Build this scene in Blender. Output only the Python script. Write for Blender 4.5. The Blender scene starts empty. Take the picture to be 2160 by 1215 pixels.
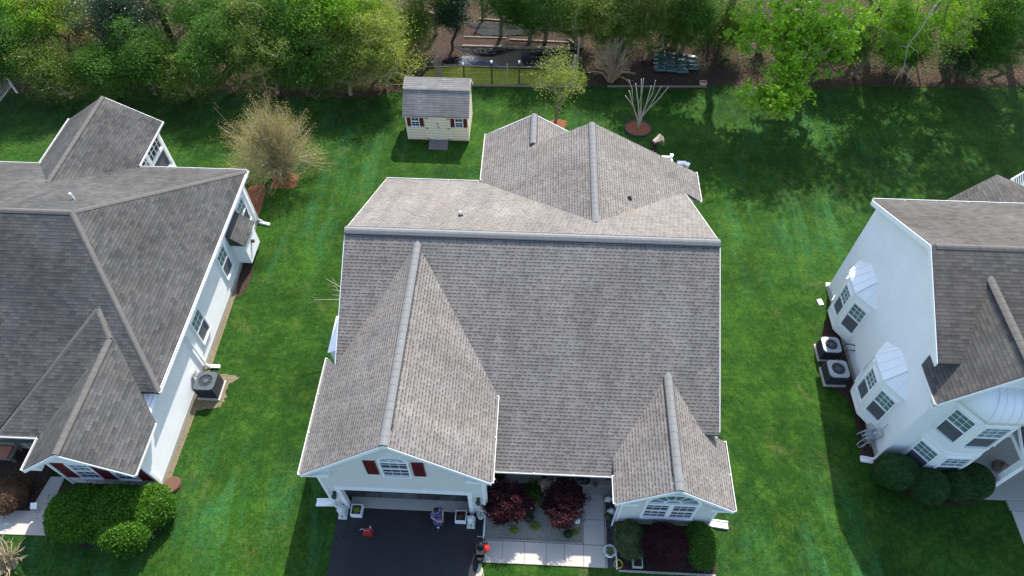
import bpy, bmesh, math, random
import numpy as np
from mathutils import Vector, Matrix
R_=math.radians
S=bpy.context.scene
C=S.collection
# ---------------------------------------------------------------- camera
CH=27.4
OFF=math.atan(1077.5/1440.0); YAW=R_(2.62)
cd=bpy.data.cameras.new('camera'); cam=bpy.data.objects.new('camera',cd); C.objects.link(cam)
cam.location=(0,0,CH); cam.rotation_euler=(OFF,0,YAW)
cd.sensor_width=36; cd.sensor_fit='HORIZONTAL'; cd.lens=36*1440/2160.0
cd.clip_start=.1; cd.clip_end=3000
S.camera=cam
# ---------------------------------------------------------------- light
SUN=Vector((.24,.90,1.0)).normalized()
el=math.asin(SUN.z); az=math.atan2(SUN.x,SUN.y)
w=bpy.data.worlds.new("World"); S.world=w; w.use_nodes=True
nt=w.node_tree; bg=nt.nodes['Background']
sky=nt.nodes.new('ShaderNodeTexSky'); sky.sky_type='NISHITA'; sky.sun_disc=False
sky.sun_elevation=el; sky.sun_rotation=az; sky.air_density=1.0; sky.dust_density=1.5; sky.ozone_density=1.0
nt.links.new(sky.outputs[0],bg.inputs[0]); bg.inputs[1].default_value=.15
sl=bpy.data.lights.new('sun','SUN'); sl.energy=3.6; sl.angle=R_(.6); sl.color=(1,.955,.88)
so=bpy.data.objects.new('sun',sl); C.objects.link(so); so.rotation_euler=SUN.to_track_quat('Z','Y').to_euler(); so.location=(10,40,60)
S.view_settings.view_transform='Standard'; S.view_settings.look='None'; S.view_settings.gamma=1; S.view_settings.exposure=1.22
S.cycles.max_bounces=6; S.cycles.transparent_max_bounces=6

_cr=(Vector((math.cos(YAW),math.sin(YAW),0))); _h=Vector((-math.sin(YAW),math.cos(YAW),0)); _z=Vector((0,0,1))
_fw=-_z*math.cos(OFF)+_h*math.sin(OFF); _cu=_h*math.cos(OFF)+_z*math.sin(OFF)
def at(u,v,z=0.):
    """a surveyed point: photograph pixel -> world point at height z"""
    r=_fw*1440+_cr*(u-1080)-_cu*(v-607.5); t=(z-CH)/r.z
    return Vector((r.x*t,r.y*t,z))
# ---------------------------------------------------------------- materials
def newmat(name,rough=.7,spec=.3,metal=0):
    m=bpy.data.materials.new(name); m.use_nodes=True; b=m.node_tree.nodes['Principled BSDF']
    b.inputs['Roughness'].default_value=rough; b.inputs['Specular IOR Level'].default_value=spec; b.inputs['Metallic'].default_value=metal
    return m,m.node_tree,b
class G:
    def __init__(s,nt): s.t=nt
    def n(s,k,**kw):
        x=s.t.nodes.new(k)
        for a,b in kw.items(): setattr(x,a,b)
        return x
    def l(s,a,b): s.t.links.new(a,b)
    def val(s,sock,v):
        if hasattr(v,'is_output') or hasattr(v,'links'): s.l(v,sock)
        else: sock.default_value=v
    def math(s,op,a,b=0.,c=None):
        x=s.n('ShaderNodeMath',operation=op); s.val(x.inputs[0],a); s.val(x.inputs[1],b)
        if c is not None: s.val(x.inputs[2],c)
        return x.outputs[0]
    def vec(s,op,a,b=None):
        x=s.n('ShaderNodeVectorMath',operation=op); s.val(x.inputs[0],a)
        if b is not None: s.val(x.inputs[1],b)
        return x
    def noise(s,vec,scale,detail=3,rough=.55,dist=0):
        x=s.n('ShaderNodeTexNoise'); x.inputs['Scale'].default_value=scale; x.inputs['Detail'].default_value=detail; x.inputs['Roughness'].default_value=rough; x.inputs['Distortion'].default_value=dist
        s.l(vec,x.inputs['Vector']); return x.outputs['Fac']
    def ramp(s,f,stops,interp='LINEAR'):
        x=s.n('ShaderNodeValToRGB'); x.color_ramp.interpolation=interp; cr=x.color_ramp
        while len(cr.elements)<len(stops): cr.elements.new(.5)
        for e,(p,c) in zip(cr.elements,stops):
            e.position=p; e.color=(c,c,c,1) if isinstance(c,(int,float)) else (*c,1)
        s.l(f,x.inputs[0]); return x.outputs[0]
    def mix(s,f,a,b,t='MIX'):
        x=s.n('ShaderNodeMix',data_type='RGBA',blend_type=t); s.val(x.inputs[0],f)
        for i,v in ((6,a),(7,b)):
            if isinstance(v,tuple): x.inputs[i].default_value=(*v,1)
            else: s.l(v,x.inputs[i])
        return x.outputs[2]
    def bump(s,h,strength=.3,dist=.02):
        x=s.n('ShaderNodeBump'); x.inputs['Strength'].default_value=strength; x.inputs['Distance'].default_value=dist; s.l(h,x.inputs['Height']); return x.outputs[0]
    def pos(s): return s.n('ShaderNodeNewGeometry').outputs['Position']
def slopecoords(g):
    """(u along the eave, v up the slope) of any inclined plane"""
    ge=g.n('ShaderNodeNewGeometry'); P=ge.outputs['Position']; N=ge.outputs['True Normal']
    t=g.vec('NORMALIZE',g.vec('CROSS_PRODUCT',N,(0,0,1)).outputs[0]).outputs[0]
    u=g.vec('DOT_PRODUCT',P,t).outputs['Value']
    sp=g.n('ShaderNodeSeparateXYZ'); g.l(N,sp.inputs[0]); nz=sp.outputs[2]
    sn=g.math('SQRT',g.math('MAXIMUM',g.math('SUBTRACT',1.,g.math('MULTIPLY',nz,nz)),.02))
    sz=g.n('ShaderNodeSeparateXYZ'); g.l(P,sz.inputs[0])
    v=g.math('DIVIDE',sz.outputs[2],sn)
    return u,v,P,sz
def comb(g,x,y,z=0.):
    c=g.n('ShaderNodeCombineXYZ'); g.val(c.inputs[0],x); g.val(c.inputs[1],y); g.val(c.inputs[2],z); return c.outputs[0]
def shingle(name,cols,rowh=.134,tab=.19,dash=.9,stain=.16,dark=.50,line=.34,joint=0.,var=.95):
    m,t,b=newmat(name,.93,.15); g=G(t)
    u,v,P,sz=slopecoords(g)
    row=g.math('FLOOR',g.math('DIVIDE',v,rowh)); fr=g.math('FRACT',g.math('DIVIDE',v,rowh))
    off=g.math('MULTIPLY',g.math('FRACT',g.math('MULTIPLY',row,.3719)),7.3)
    uu=g.math('DIVIDE',g.math('ADD',u,off),tab); cell=g.math('FLOOR',uu); fu=g.math('FRACT',uu)
    wn=g.n('ShaderNodeTexWhiteNoise',noise_dimensions='2D'); g.l(comb(g,cell,row),wn.inputs['Vector'])
    sc=g.n('ShaderNodeSeparateColor'); g.l(wn.outputs['Color'],sc.inputs[0])
    base=g.ramp(wn.outputs['Value'],[(i/(len(cols)-1),c) for i,c in enumerate(cols)])
    mean=tuple(sum(c[k] for c in cols)/len(cols) for k in range(3)); base=g.mix(var,mean,base)
    # laminated shingle: cut-outs with a dark band below each raised course, part pigment, part painted shadow
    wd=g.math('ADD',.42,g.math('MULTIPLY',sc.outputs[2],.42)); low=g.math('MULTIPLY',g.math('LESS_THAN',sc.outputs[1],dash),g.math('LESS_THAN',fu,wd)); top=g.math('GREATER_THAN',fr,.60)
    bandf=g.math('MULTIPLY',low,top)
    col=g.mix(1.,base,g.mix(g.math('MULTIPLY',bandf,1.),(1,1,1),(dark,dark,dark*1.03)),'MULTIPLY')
    ln=g.math('MULTIPLY',g.math('GREATER_THAN',fr,.80),line)  # course line: shading of the butt edge put into the colour
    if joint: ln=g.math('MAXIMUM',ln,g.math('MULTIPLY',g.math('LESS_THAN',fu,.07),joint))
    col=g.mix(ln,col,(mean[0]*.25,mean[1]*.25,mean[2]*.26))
    hi=g.math('MULTIPLY',g.math('LESS_THAN',fr,.25),.22); col=g.mix(hi,col,tuple(x*1.6 for x in mean))  # painted highlight along the butt edge of every course
    gr=g.noise(P,55,2,.7); grr=g.ramp(gr,[(.3,.8),(.7,1.2)]); col=g.mix(1.,col,grr,'MULTIPLY')
    big=g.noise(P,.35,4,.6); st=g.ramp(big,[(.3,1-stain),(.7,1+stain)]); col=g.mix(1.,col,st,'MULTIPLY')
    hue=g.noise(P,.5,3,.6); col=g.mix(1.,col,g.ramp(hue,[(.35,(.99,1.,1.015)),(.65,(1.03,1.,.97))]),'MULTIPLY')
    strk=g.noise(comb(g,g.math('MULTIPLY',u,1.4),g.math('MULTIPLY',v,.12),0.),1.3,3,.6)
    col=g.mix(1.,col,g.ramp(strk,[(.3,.88),(.7,1.10)]),'MULTIPLY')
    g.l(col,b.inputs['Base Color'])
    h=g.math('ADD',g.math('SUBTRACT',1.,fr),g.math('MULTIPLY',g.math('SUBTRACT',1.,low),.4))
    g.l(g.bump(h,.6,.006),b.inputs['Normal'])
    return m
def siding(name,col,rowh=.11,dirt=.06):
    m,t,b=newmat(name,.55,.35); g=G(t)
    P=g.pos(); sz=g.n('ShaderNodeSeparateXYZ'); g.l(P,sz.inputs[0])
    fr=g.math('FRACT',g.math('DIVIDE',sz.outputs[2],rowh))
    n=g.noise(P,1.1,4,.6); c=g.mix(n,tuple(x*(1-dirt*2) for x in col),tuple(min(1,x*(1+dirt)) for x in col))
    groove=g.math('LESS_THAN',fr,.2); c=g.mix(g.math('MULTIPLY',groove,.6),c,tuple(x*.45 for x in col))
    zz=g.ramp(sz.outputs[2],[(0,.82),(.35,1.)]) 
    dn=g.math('MULTIPLY',g.math('SUBTRACT',1.,g.math('MINIMUM',g.math('MULTIPLY',sz.outputs[2],1.6),1.)),.22)
    c=g.mix(g.math('MULTIPLY',dn,g.noise(P,5,3)),c,(.25,.23,.18))
    g.l(c,b.inputs['Base Color']); g.l(g.bump(g.math('SUBTRACT',1.,fr),.9,.012),b.inputs['Normal'])
    return m
def plain(name,col,rough=.6,spec=.3,var=.12,scale=4,metal=0,bump=0.,bs=30):
    m,t,b=newmat(name,rough,spec,metal); g=G(t); P=g.pos()
    n=g.noise(P,scale,4,.6)
    c=g.mix(n,tuple(x*(1-var) for x in col),tuple(min(1,x*(1+var)) for x in col))
    g.l(c,b.inputs['Base Color'])
    if bump: g.l(g.bump(g.noise(P,bs,3),bump,.02),b.inputs['Normal'])
    return m
def leafmat(name,stops,trans=.35,rough=.55,patch=.35):
    m,t,b=newmat(name,rough,.25); g=G(t)
    ge=g.n('ShaderNodeNewGeometry'); r=ge.outputs['Random Per Island']
    n=g.noise(ge.outputs['Position'],patch,3,.6)
    f=g.math('ADD',g.math('MULTIPLY',r,.38),g.math('MULTIPLY',g.math('SUBTRACT',n,.25),1.1))
    k=len(stops)-1
    col=g.ramp(f,[(i/k,c) for i,c in enumerate(stops)])
    g.l(col,b.inputs['Base Color'])
    tr=g.n('ShaderNodeBsdfTranslucent'); g.l(g.mix(1.,col,(1.25,1.35,.7),'MULTIPLY'),tr.inputs[0])
    mx=g.n('ShaderNodeMixShader'); mx.inputs[0].default_value=trans
    g.l(b.outputs[0],mx.inputs[1]); g.l(tr.outputs[0],mx.inputs[2]); g.l(mx.outputs[0],t.nodes['Material Output'].inputs[0])
    return m
M={}
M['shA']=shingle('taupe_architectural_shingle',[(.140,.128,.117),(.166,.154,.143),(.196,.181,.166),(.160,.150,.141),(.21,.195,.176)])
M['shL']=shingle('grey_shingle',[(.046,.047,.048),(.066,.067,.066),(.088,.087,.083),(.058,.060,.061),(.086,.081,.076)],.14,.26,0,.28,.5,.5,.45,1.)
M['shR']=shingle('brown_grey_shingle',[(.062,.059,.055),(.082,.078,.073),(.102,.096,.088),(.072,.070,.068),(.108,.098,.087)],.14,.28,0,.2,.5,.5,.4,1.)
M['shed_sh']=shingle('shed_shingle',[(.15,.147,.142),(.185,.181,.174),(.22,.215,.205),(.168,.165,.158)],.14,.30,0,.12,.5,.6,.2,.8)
M['cream']=siding('cream_siding',(.72,.71,.675)); M['white']=siding('white_siding',(.90,.905,.91))
M['shed_wall']=siding('yellow_cream_siding',(.80,.71,.53),.2)
M['trim']=plain('white_trim',(.85,.86,.86),.45,.4,.05)
M['gutter']=plain('white_gutter',(.82,.82,.80),.4,.4,.08,3)
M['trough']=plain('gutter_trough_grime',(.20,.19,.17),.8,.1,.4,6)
M['cap']=plain('grey_ridge_cap',(.175,.176,.175),.9,.15,.2,5,0,.2,60)
M['capL']=plain('old_ridge_cap',(.112,.106,.098),.9,.15,.25,4,0,.2,60)
M['capline']=plain('ridge_vent_edge',(.06,.06,.065),.9,.1)
M['burg']=plain('burgundy_shutter',(.12,.016,.02),.5,.3,.15)
M['steelroof']=plain('white_metal_roof',(.80,.82,.83),.5,.5,.05,2)
def glassmat(name,col,rough=.08):
    m,t,b=newmat(name,rough,.6); g=G(t); P=g.pos(); n=g.noise(P,1.7,2)
    g.l(g.mix(n,tuple(x*.6 for x in col),tuple(x*1.5 for x in col)),b.inputs['Base Color']); b.inputs['Coat Weight'].default_value=.15; b.inputs['Coat Roughness'].default_value=.03
    return m
M['glass']=glassmat('dark_window_glass',(.02,.03,.038)); M['glassG']=glassmat('pale_upper_glass',(.12,.19,.19)); M['screen']=plain('insect_screen',(.09,.10,.115),.7,.3,.12)
def concrete(name,col,stain=.12):
    m,t,b=newmat(name,.85,.2); g=G(t); P=g.pos()
    c=g.mix(g.noise(P,.8,5,.65),tuple(x*(1-stain) for x in col),tuple(x*(1+stain) for x in col))
    c=g.mix(.3,c,g.mix(g.noise(P,45,3),(.7,.7,.7),(1.3,1.3,1.3)),'MULTIPLY')
    g.l(c,b.inputs['Base Color']); g.l(g.bump(g.noise(P,60,2),.25,.01),b.inputs['Normal']); return m
M['conc']=concrete('walk_concrete',(.42,.39,.35)); M['conc2']=concrete('porch_concrete',(.33,.32,.29)); M['foundation']=concrete('foundation',(.40,.39,.36))
def garagefloor():
    m,t,b=newmat('stained_garage_floor',.6,.35); g=G(t); P=g.pos()
    n=g.noise(P,1.3,5,.7,1.); c=g.ramp(n,[(.3,(.035,.033,.032)),(.5,(.13,.125,.12)),(.65,(.22,.215,.20))])
    g.l(c,b.inputs['Base Color']); return m
M['gfloor']=garagefloor()
def asphalt():
    m,t,b=newmat('driveway_asphalt',.82,.25); g=G(t); P=g.pos()
    n=g.noise(P,.6,4,.6); c=g.mix(n,(.018,.0185,.020),(.032,.0325,.036))
    c=g.mix(.5,c,g.mix(g.noise(P,90,2,.7),(.3,.3,.3),(1.8,1.8,1.8)),'MULTIPLY')
    mp=g.n('ShaderNodeMapping'); g.l(P,mp.inputs[0]); mp.inputs['Scale'].default_value=(3,.25,1)
    c=g.mix(.35,c,g.mix(g.noise(mp.outputs[0],1.,3),(.65,.65,.7),(1.45,1.45,1.45)),'MULTIPLY')
    # wet spots / drips by the garage door
    vo=g.n('ShaderNodeTexVoronoi'); vo.inputs['Scale'].default_value=4.5; g.l(P,vo.inputs['Vector'])
    sp=g.math('LESS_THAN',vo.outputs['Distance'],.16)
    d=g.vec('DISTANCE',P,(-6.35,8.0,0)).outputs['Value']; msk=g.math('LESS_THAN',g.math('ADD',d,g.noise(P,2.,3)),1.75)
    c=g.mix(g.math('MULTIPLY',sp,g.math('MULTIPLY',msk,.8)),c,(.006,.006,.008))
    g.l(c,b.inputs['Base Color']); g.l(g.bump(g.noise(P,110,2),.4,.01),b.inputs['Normal']); return m
M['asphalt']=asphalt()
def grassmat(name='lawn_grass'):
    m,t,b=newmat(name,.85,.08); g=G(t); P=g.pos(); st=lambda f,a,c,lo=.33,hi=.67: g.ramp(f,[(lo,a),(hi,c)])
    mp=g.n('ShaderNodeMapping'); g.l(P,mp.inputs[0]); mp.inputs['Scale'].default_value=(1.,.13,1); mp.inputs['Rotation'].default_value=(0,0,R_(4))
    big=g.noise(P,.13,4,.6,.5); streak=g.noise(mp.outputs[0],1.1,5,.7,.7); mid=g.noise(P,1.1,5,.7); dry=g.noise(P,.45,6,.75,.8); cl=g.noise(P,4.5,4,.75); fine=g.noise(P,13,3,.8); vf=g.noise(P,40,2,.8)
    c=g.mix(st(big,0.,1.),(.0095,.037,.0048),(.020,.062,.0060))
    sm=g.math('MULTIPLY',g.ramp(streak,[(.48,0),(.62,.8)]),g.ramp(g.noise(P,.09,2,.5),[(.42,.1),(.6,1.)])); c=g.mix(sm,c,(.024,.088,.026))
    c=g.mix(g.ramp(mid,[(.46,0),(.66,.7)]),c,(.042,.090,.010))
    bl=g.noise(P,.38,4,.65,.4); c=g.mix(1.,c,g.ramp(bl,[(.32,.72),(.68,1.28)]),'MULTIPLY'); c=g.mix(g.ramp(dry,[(.57,0),(.70,.5)]),c,(.085,.095,.03))
    c=g.mix(1.,c,st(cl,.68,1.32),'MULTIPLY'); c=g.mix(1.,c,st(fine,.62,1.38),'MULTIPLY'); c=g.mix(1.,c,st(vf,.6,1.45),'MULTIPLY')
    g.l(c,b.inputs['Base Color']); hh=g.math('ADD',g.math('ADD',cl,g.math('MULTIPLY',fine,.6)),g.math('MULTIPLY',vf,.3))
    g.l(g.bump(hh,.7,.07),b.inputs['Normal']); return m
M['grass']=grassmat()
def mulch(name,c0,c1,c2,sc=12):
    m,t,b=newmat(name,.95,.1); g=G(t); P=g.pos()
    c=g.ramp(g.noise(P,sc,5,.8),[(.3,c0),(.5,c1),(.68,c2)])
    c=g.mix(.6,c,g.mix(g.noise(P,.7,4,.6),(.55,.55,.55),(1.5,1.5,1.5)),'MULTIPLY')
    g.l(c,b.inputs['Base Color']); g.l(g.bump(g.noise(P,sc*2.,4,.8),1.,.06),b.inputs['Normal']); return m
M['mulch']=mulch('brown_mulch',(.02,.013,.010),(.055,.036,.028),(.12,.082,.062)); M['redmulch']=mulch('red_mulch',(.09,.03,.018),(.24,.09,.05),(.36,.16,.10))
M['litter']=mulch('leaf_litter',(.016,.011,.008),(.052,.036,.025),(.16,.115,.075),7)
M['gravel']=mulch('pea_gravel',(.13,.13,.10),(.33,.32,.26),(.6,.58,.5),26); M['sand']=mulch('pale_soil',(.09,.08,.04),(.19,.16,.10),(.33,.29,.20),14)
M['weeds']=mulch('yellow_green_weeds',(.09,.15,.015),(.24,.28,.035),(.46,.38,.08),9); M['rock']=mulch('dark_river_rock',(.02,.02,.03),(.07,.068,.085),(.2,.2,.21),20)
M['bark']=plain('grey_brown_bark',(.15,.125,.10),.9,.1,.35,6,0,.6,25); M['barkpale']=plain('pale_bark',(.32,.295,.245),.85,.1,.25,6); M['barkdark']=plain('dark_bark',(.055,.045,.038),.9,.1,.3,6)
M['twig']=plain('beige_twigs',(.38,.30,.20),.9,.1,.3,3); M['cut']=plain('fresh_cut_wood',(.75,.70,.58),.8,.1)
L={}
L['olive']=leafmat('olive_leaves',[(.06,.105,.014),(.12,.19,.025),(.21,.28,.045)])
L['mid']=leafmat('mid_green_leaves',[(.03,.09,.010),(.065,.165,.018),(.12,.26,.03)])
L['bright']=leafmat('bright_green_leaves',[(.10,.24,.015),(.20,.38,.022),(.34,.50,.04)],.5)
L['yel']=leafmat('yellow_green_leaves',[(.15,.20,.03),(.28,.34,.06),(.40,.43,.10)],.45)
L['dark']=leafmat('dark_evergreen_leaves',[(.012,.035,.018),(.024,.06,.026),(.055,.10,.05)],.15,.35)
L['box']=leafmat('boxwood_leaves',[(.012,.045,.010),(.030,.085,.018),(.06,.13,.032)],.2,.45,2.)
L['hedge']=leafmat('hedge_leaves',[(.03,.09,.006),(.065,.17,.010),(.12,.27,.016)],.4,.5,.8)
L['maroon']=leafmat('maroon_leaves',[(.018,.004,.007),(.045,.009,.014),(.10,.022,.028)],.3,.5,1.5)
L['bronze']=leafmat('bronze_leaves',[(.06,.03,.022),(.12,.065,.04),(.24,.15,.075)],.3,.5,1.5)
L['tan']=leafmat('tan_spring_buds',[(.22,.17,.09),(.30,.27,.09),(.34,.34,.09)],.35)
L['vari']=leafmat('variegated_leaves',[(.04,.07,.025),(.09,.13,.05),(.30,.30,.18)],.3,.5,3.)
# ---------------------------------------------------------------- object helpers
def tag(o,label=None,cat=None,group=None,kind=None):
    if label: o['label']=label
    if cat: o['category']=cat
    if group: o['group']=group
    if kind: o['kind']=kind
    return o
def thing(name,label,cat,loc=(0,0,0),group=None):
    o=bpy.data.objects.new(name,None); C.objects.link(o); o.location=loc; o.empty_display_size=.2
    return tag(o,label,cat,group)
def part(name,vs,fs,mat,parent=None,smooth=False):
    """vs in world coordinates"""
    me=bpy.data.meshes.new(name)
    off=Vector((0,0,0)); p=parent
    while p is not None: off+=p.location; p=p.parent
    me.from_pydata([tuple(Vector(v)-off) for v in vs],[],fs); me.update()
    if smooth: me.polygons.foreach_set('use_smooth',[True]*len(me.polygons))
    me.materials.append(mat)
    o=bpy.data.objects.new(name,me); C.objects.link(o); o.parent=parent
    return o
class MB:
    def __init__(s): s.v=[]; s.f=[]
    def add(s,vs,fs):
        b=len(s.v); s.v+= [Vector(x) for x in vs]; s.f+=[tuple(i+b for i in f) for f in fs]; return s
    def box(s,x0,x1,y0,y1,z0,z1):
        return s.add([(x,y,z) for z in (z0,z1) for y in (y0,y1) for x in (x0,x1)],[(0,2,3,1),(4,5,7,6),(0,1,5,4),(1,3,7,5),(3,2,6,7),(2,0,4,6)])
    def obox(s,o,a,b,c):
        o,a,b,c=map(Vector,(o,a,b,c))
        vs=[o+a*i+b*j+c*k for k in (0,1) for j in (0,1) for i in (0,1)]
        return s.add(vs,[(0,2,3,1),(4,5,7,6),(0,1,5,4),(1,3,7,5),(3,2,6,7),(2,0,4,6)])
    def prism(s,poly,d):
        d=Vector(d); n=len(poly); p=[Vector(q) for q in poly]
        return s.add(p+[q+d for q in p],[tuple(range(n))[::-1],tuple(range(n,2*n))]+[(i,(i+1)%n,n+(i+1)%n,n+i) for i in range(n)])
    def tube(s,pts,r,n=8,cap=True):
        pts=[Vector(p) for p in pts]; rs=r if isinstance(r,(list,tuple)) else [r]*len(pts)
        b=len(s.v); prev=None
        for i,p in enumerate(pts):
            d=(pts[min(i+1,len(pts)-1)]-pts[max(i-1,0)]).normalized()
            a=d.orthogonal().normalized() if prev is None else (prev-d*prev.dot(d)).normalized()
            prev=a; c=d.cross(a)
            for k in range(n):
                t=2*math.pi*k/n; s.v.append(p+(a*math.cos(t)+c*math.sin(t))*rs[i])
        for i in range(len(pts)-1):
            for k in range(n):
                s.f.append((b+i*n+k,b+i*n+(k+1)%n,b+(i+1)*n+(k+1)%n,b+(i+1)*n+k))
        if cap: s.f.append(tuple(b+k for k in range(n))[::-1]); s.f.append(tuple(b+(len(pts)-1)*n+k for k in range(n)))
        return s
    def lathe(s,c,prof,n=16,sx=1,sy=1):
        c=Vector(c); b=len(s.v)
        for r,z in prof:
            for k in range(n):
                t=2*math.pi*k/n; s.v.append(c+Vector((r*math.cos(t)*sx,r*math.sin(t)*sy,z)))
        for i in range(len(prof)-1):
            for k in range(n): s.f.append((b+i*n+k,b+i*n+(k+1)%n,b+(i+1)*n+(k+1)%n,b+(i+1)*n+k))
        s.f.append(tuple(b+k for k in range(n))[::-1]); s.f.append(tuple(b+(len(prof)-1)*n+k for k in range(n)))
        return s
    def ball(s,c,rx,ry=None,rz=None,n=12,m=8,jit=0,seed=0):
        ry=ry or rx; rz=rz or rx; rg=random.Random(seed); c=Vector(c); b=len(s.v)
        for i in range(m+1):
            ph=math.pi*i/m
            for k in range(n):
                t=2*math.pi*k/n; q=1+rg.uniform(-jit,jit)
                s.v.append(c+Vector((rx*math.sin(ph)*math.cos(t)*q,ry*math.sin(ph)*math.sin(t)*q,rz*math.cos(ph)*q)))
        for i in range(m):
            for k in range(n): s.f.append((b+i*n+k,b+(i+1)*n+k,b+(i+1)*n+(k+1)%n,b+i*n+(k+1)%n))
        return s
    def build(s,name,mat,parent=None,smooth=False): return part(name,s.v,s.f,mat,parent,smooth)
def single(mb,name,mat,label,cat,group=None,smooth=False):
    """a thing that is one mesh, its origin at its base"""
    xs=[v.x for v in mb.v]; ys=[v.y for v in mb.v]; c=Vector(((min(xs)+max(xs))/2,(min(ys)+max(ys))/2,min(v.z for v in mb.v)))
    o=part(name,[v-c for v in mb.v],mb.f,mat,None,smooth); o.location=c
    return tag(o,label,cat,group)
def sheet(name,pts,z,mat,thick=0,kind='structure'):
    mb=MB(); p=[Vector((q[0],q[1],z)) for q in pts]
    if thick: mb.prism([q-Vector((0,0,thick)) for q in p],(0,0,thick))
    else: mb.add(p,[tuple(range(len(p)))])
    o=mb.build(name,mat); fixn(o)
    if not thick and o.data.polygons[0].normal.z<0: o.data.flip_normals()
    if kind: tag(o,kind=kind)
    return o
def fixn(o):
    bm=bmesh.new(); bm.from_mesh(o.data); bmesh.ops.recalc_face_normals(bm,faces=bm.faces); bm.to_mesh(o.data); bm.free()
# curve-ish outline through points (closed Catmull-Rom), for bed edges
def smooth_outline(pts,n=6,jit=0,seed=1):
    rg=random.Random(seed); out=[]; N=len(pts)
    for i in range(N):
        p0,p1,p2,p3=[Vector((*pts[(i+k)%N][:2],0)) for k in (-1,0,1,2)]
        for j in range(n):
            t=j/n
            q=.5*((2*p1)+(p2-p0)*t+(2*p0-5*p1+4*p2-p3)*t*t+(-p0+3*p1-3*p2+p3)*t**3)
            out.append((q.x+rg.uniform(-jit,jit),q.y+rg.uniform(-jit,jit)))
    return out
# ---------------------------------------------------------------- house helpers
def slab(mb,poly,t=.16):
    mb.prism([Vector(p)-Vector((0,0,t)) for p in poly],(0,0,t)); return mb
def planez(pts2,f): return [(x,y,f(x,y)) for x,y in pts2]
def roofplane(parent,pts2,f,mat,name='roof'):
    """roof plane given by its plan outline and z=f(x,y); 3 mm jitter keeps abutting sides apart"""
    mb=MB(); slab(mb,planez(pts2,f)); o=mb.build(name,mat,parent); fixn(o); return o
def cap(parent,p0,p1,w=.34,h=.07,mat=None,vent=False,seg=.3):
    p0,p1=Vector(p0),Vector(p1); d=p1-p0; Ln=d.length; d.normalize(); s=d.cross(Vector((0,0,1))).normalized(); up=s.cross(d).normalized()
    mb=MB(); n=max(1,int(Ln/seg)); drop=-w*.30
    for i in range(n):
        a=p0+d*(Ln*i/n); b=p0+d*(Ln*(i+1)/n+.0)
        for k,(q,hh) in enumerate(((a,h+.012),(b,h))):
            pass
        prof=[(-w/2,drop),(-w/2,drop+.035),(-w*.22,-w*.05+.022),(0,.028),(w*.22,-w*.05+.022),(w/2,drop+.035),(w/2,drop)]
        pass
        A=[a+s*x+up*(z+h-.02+.007) for x,z in prof]; B=[b+s*x+up*(z+h-.02) for x,z in prof]
        m=len(prof); mb.add(A+B,[tuple(range(m))[::-1],tuple(range(m,2*m))]+[(j,(j+1)%m,m+(j+1)%m,m+j) for j in range(m)])
    o=mb.build('ridge_cap',mat or M['cap'],parent); fixn(o)
    if vent:
        mb=MB()
        for sg in (-1,1):
            q=p0+s*sg*(w/2)+up*(drop+h-.06); mb.obox(q-s*sg*0,s*sg*.035,d*Ln,up*.07)
        o2=mb.build('vent_edge',M['capline'],o); fixn(o2)
    return o
def gutter(parent,p0,p1,out,w=.08,h=.09):
    """open trough along an eave; out = horizontal outward direction"""
    p0,p1,out=Vector(p0),Vector(p1),Vector(out).normalized(); d=p1-p0; u=Vector((0,0,1)); t=.018
    mb=MB(); o=p0-u*(h*.85)+out*.004; e=d.normalized()*t
    mb.obox(o+out*(w-t),out*t,d,u*(h+.012))
    for q in (o,o+d-e): mb.obox(q,out*(w-t),e,u*(h-t))
    n=max(1,int(d.length/1.3))
    for i in range(1,n): mb.obox(o+d*(i/n)+u*(h-.03)+out*t,out*(w-2*t),d.normalized()*.03,u*.02)
    g=mb.build('gutter',M['gutter'],parent); fixn(g)
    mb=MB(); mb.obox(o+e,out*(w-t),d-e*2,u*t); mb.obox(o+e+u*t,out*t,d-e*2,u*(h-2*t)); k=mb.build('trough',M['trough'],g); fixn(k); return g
def downspout(parent,top,base,out,ln=.0):
    top,base,out=Vector(top),Vector(base),Vector(out).normalized()
    mb=MB(); mb.tube([top,Vector((base.x,base.y,top.z-.45)),Vector((base.x,base.y,.25)),base+Vector((0,0,.1))+out*.22],.042,6)
    o=mb.build('downspout',M['gutter'],parent); return o
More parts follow.
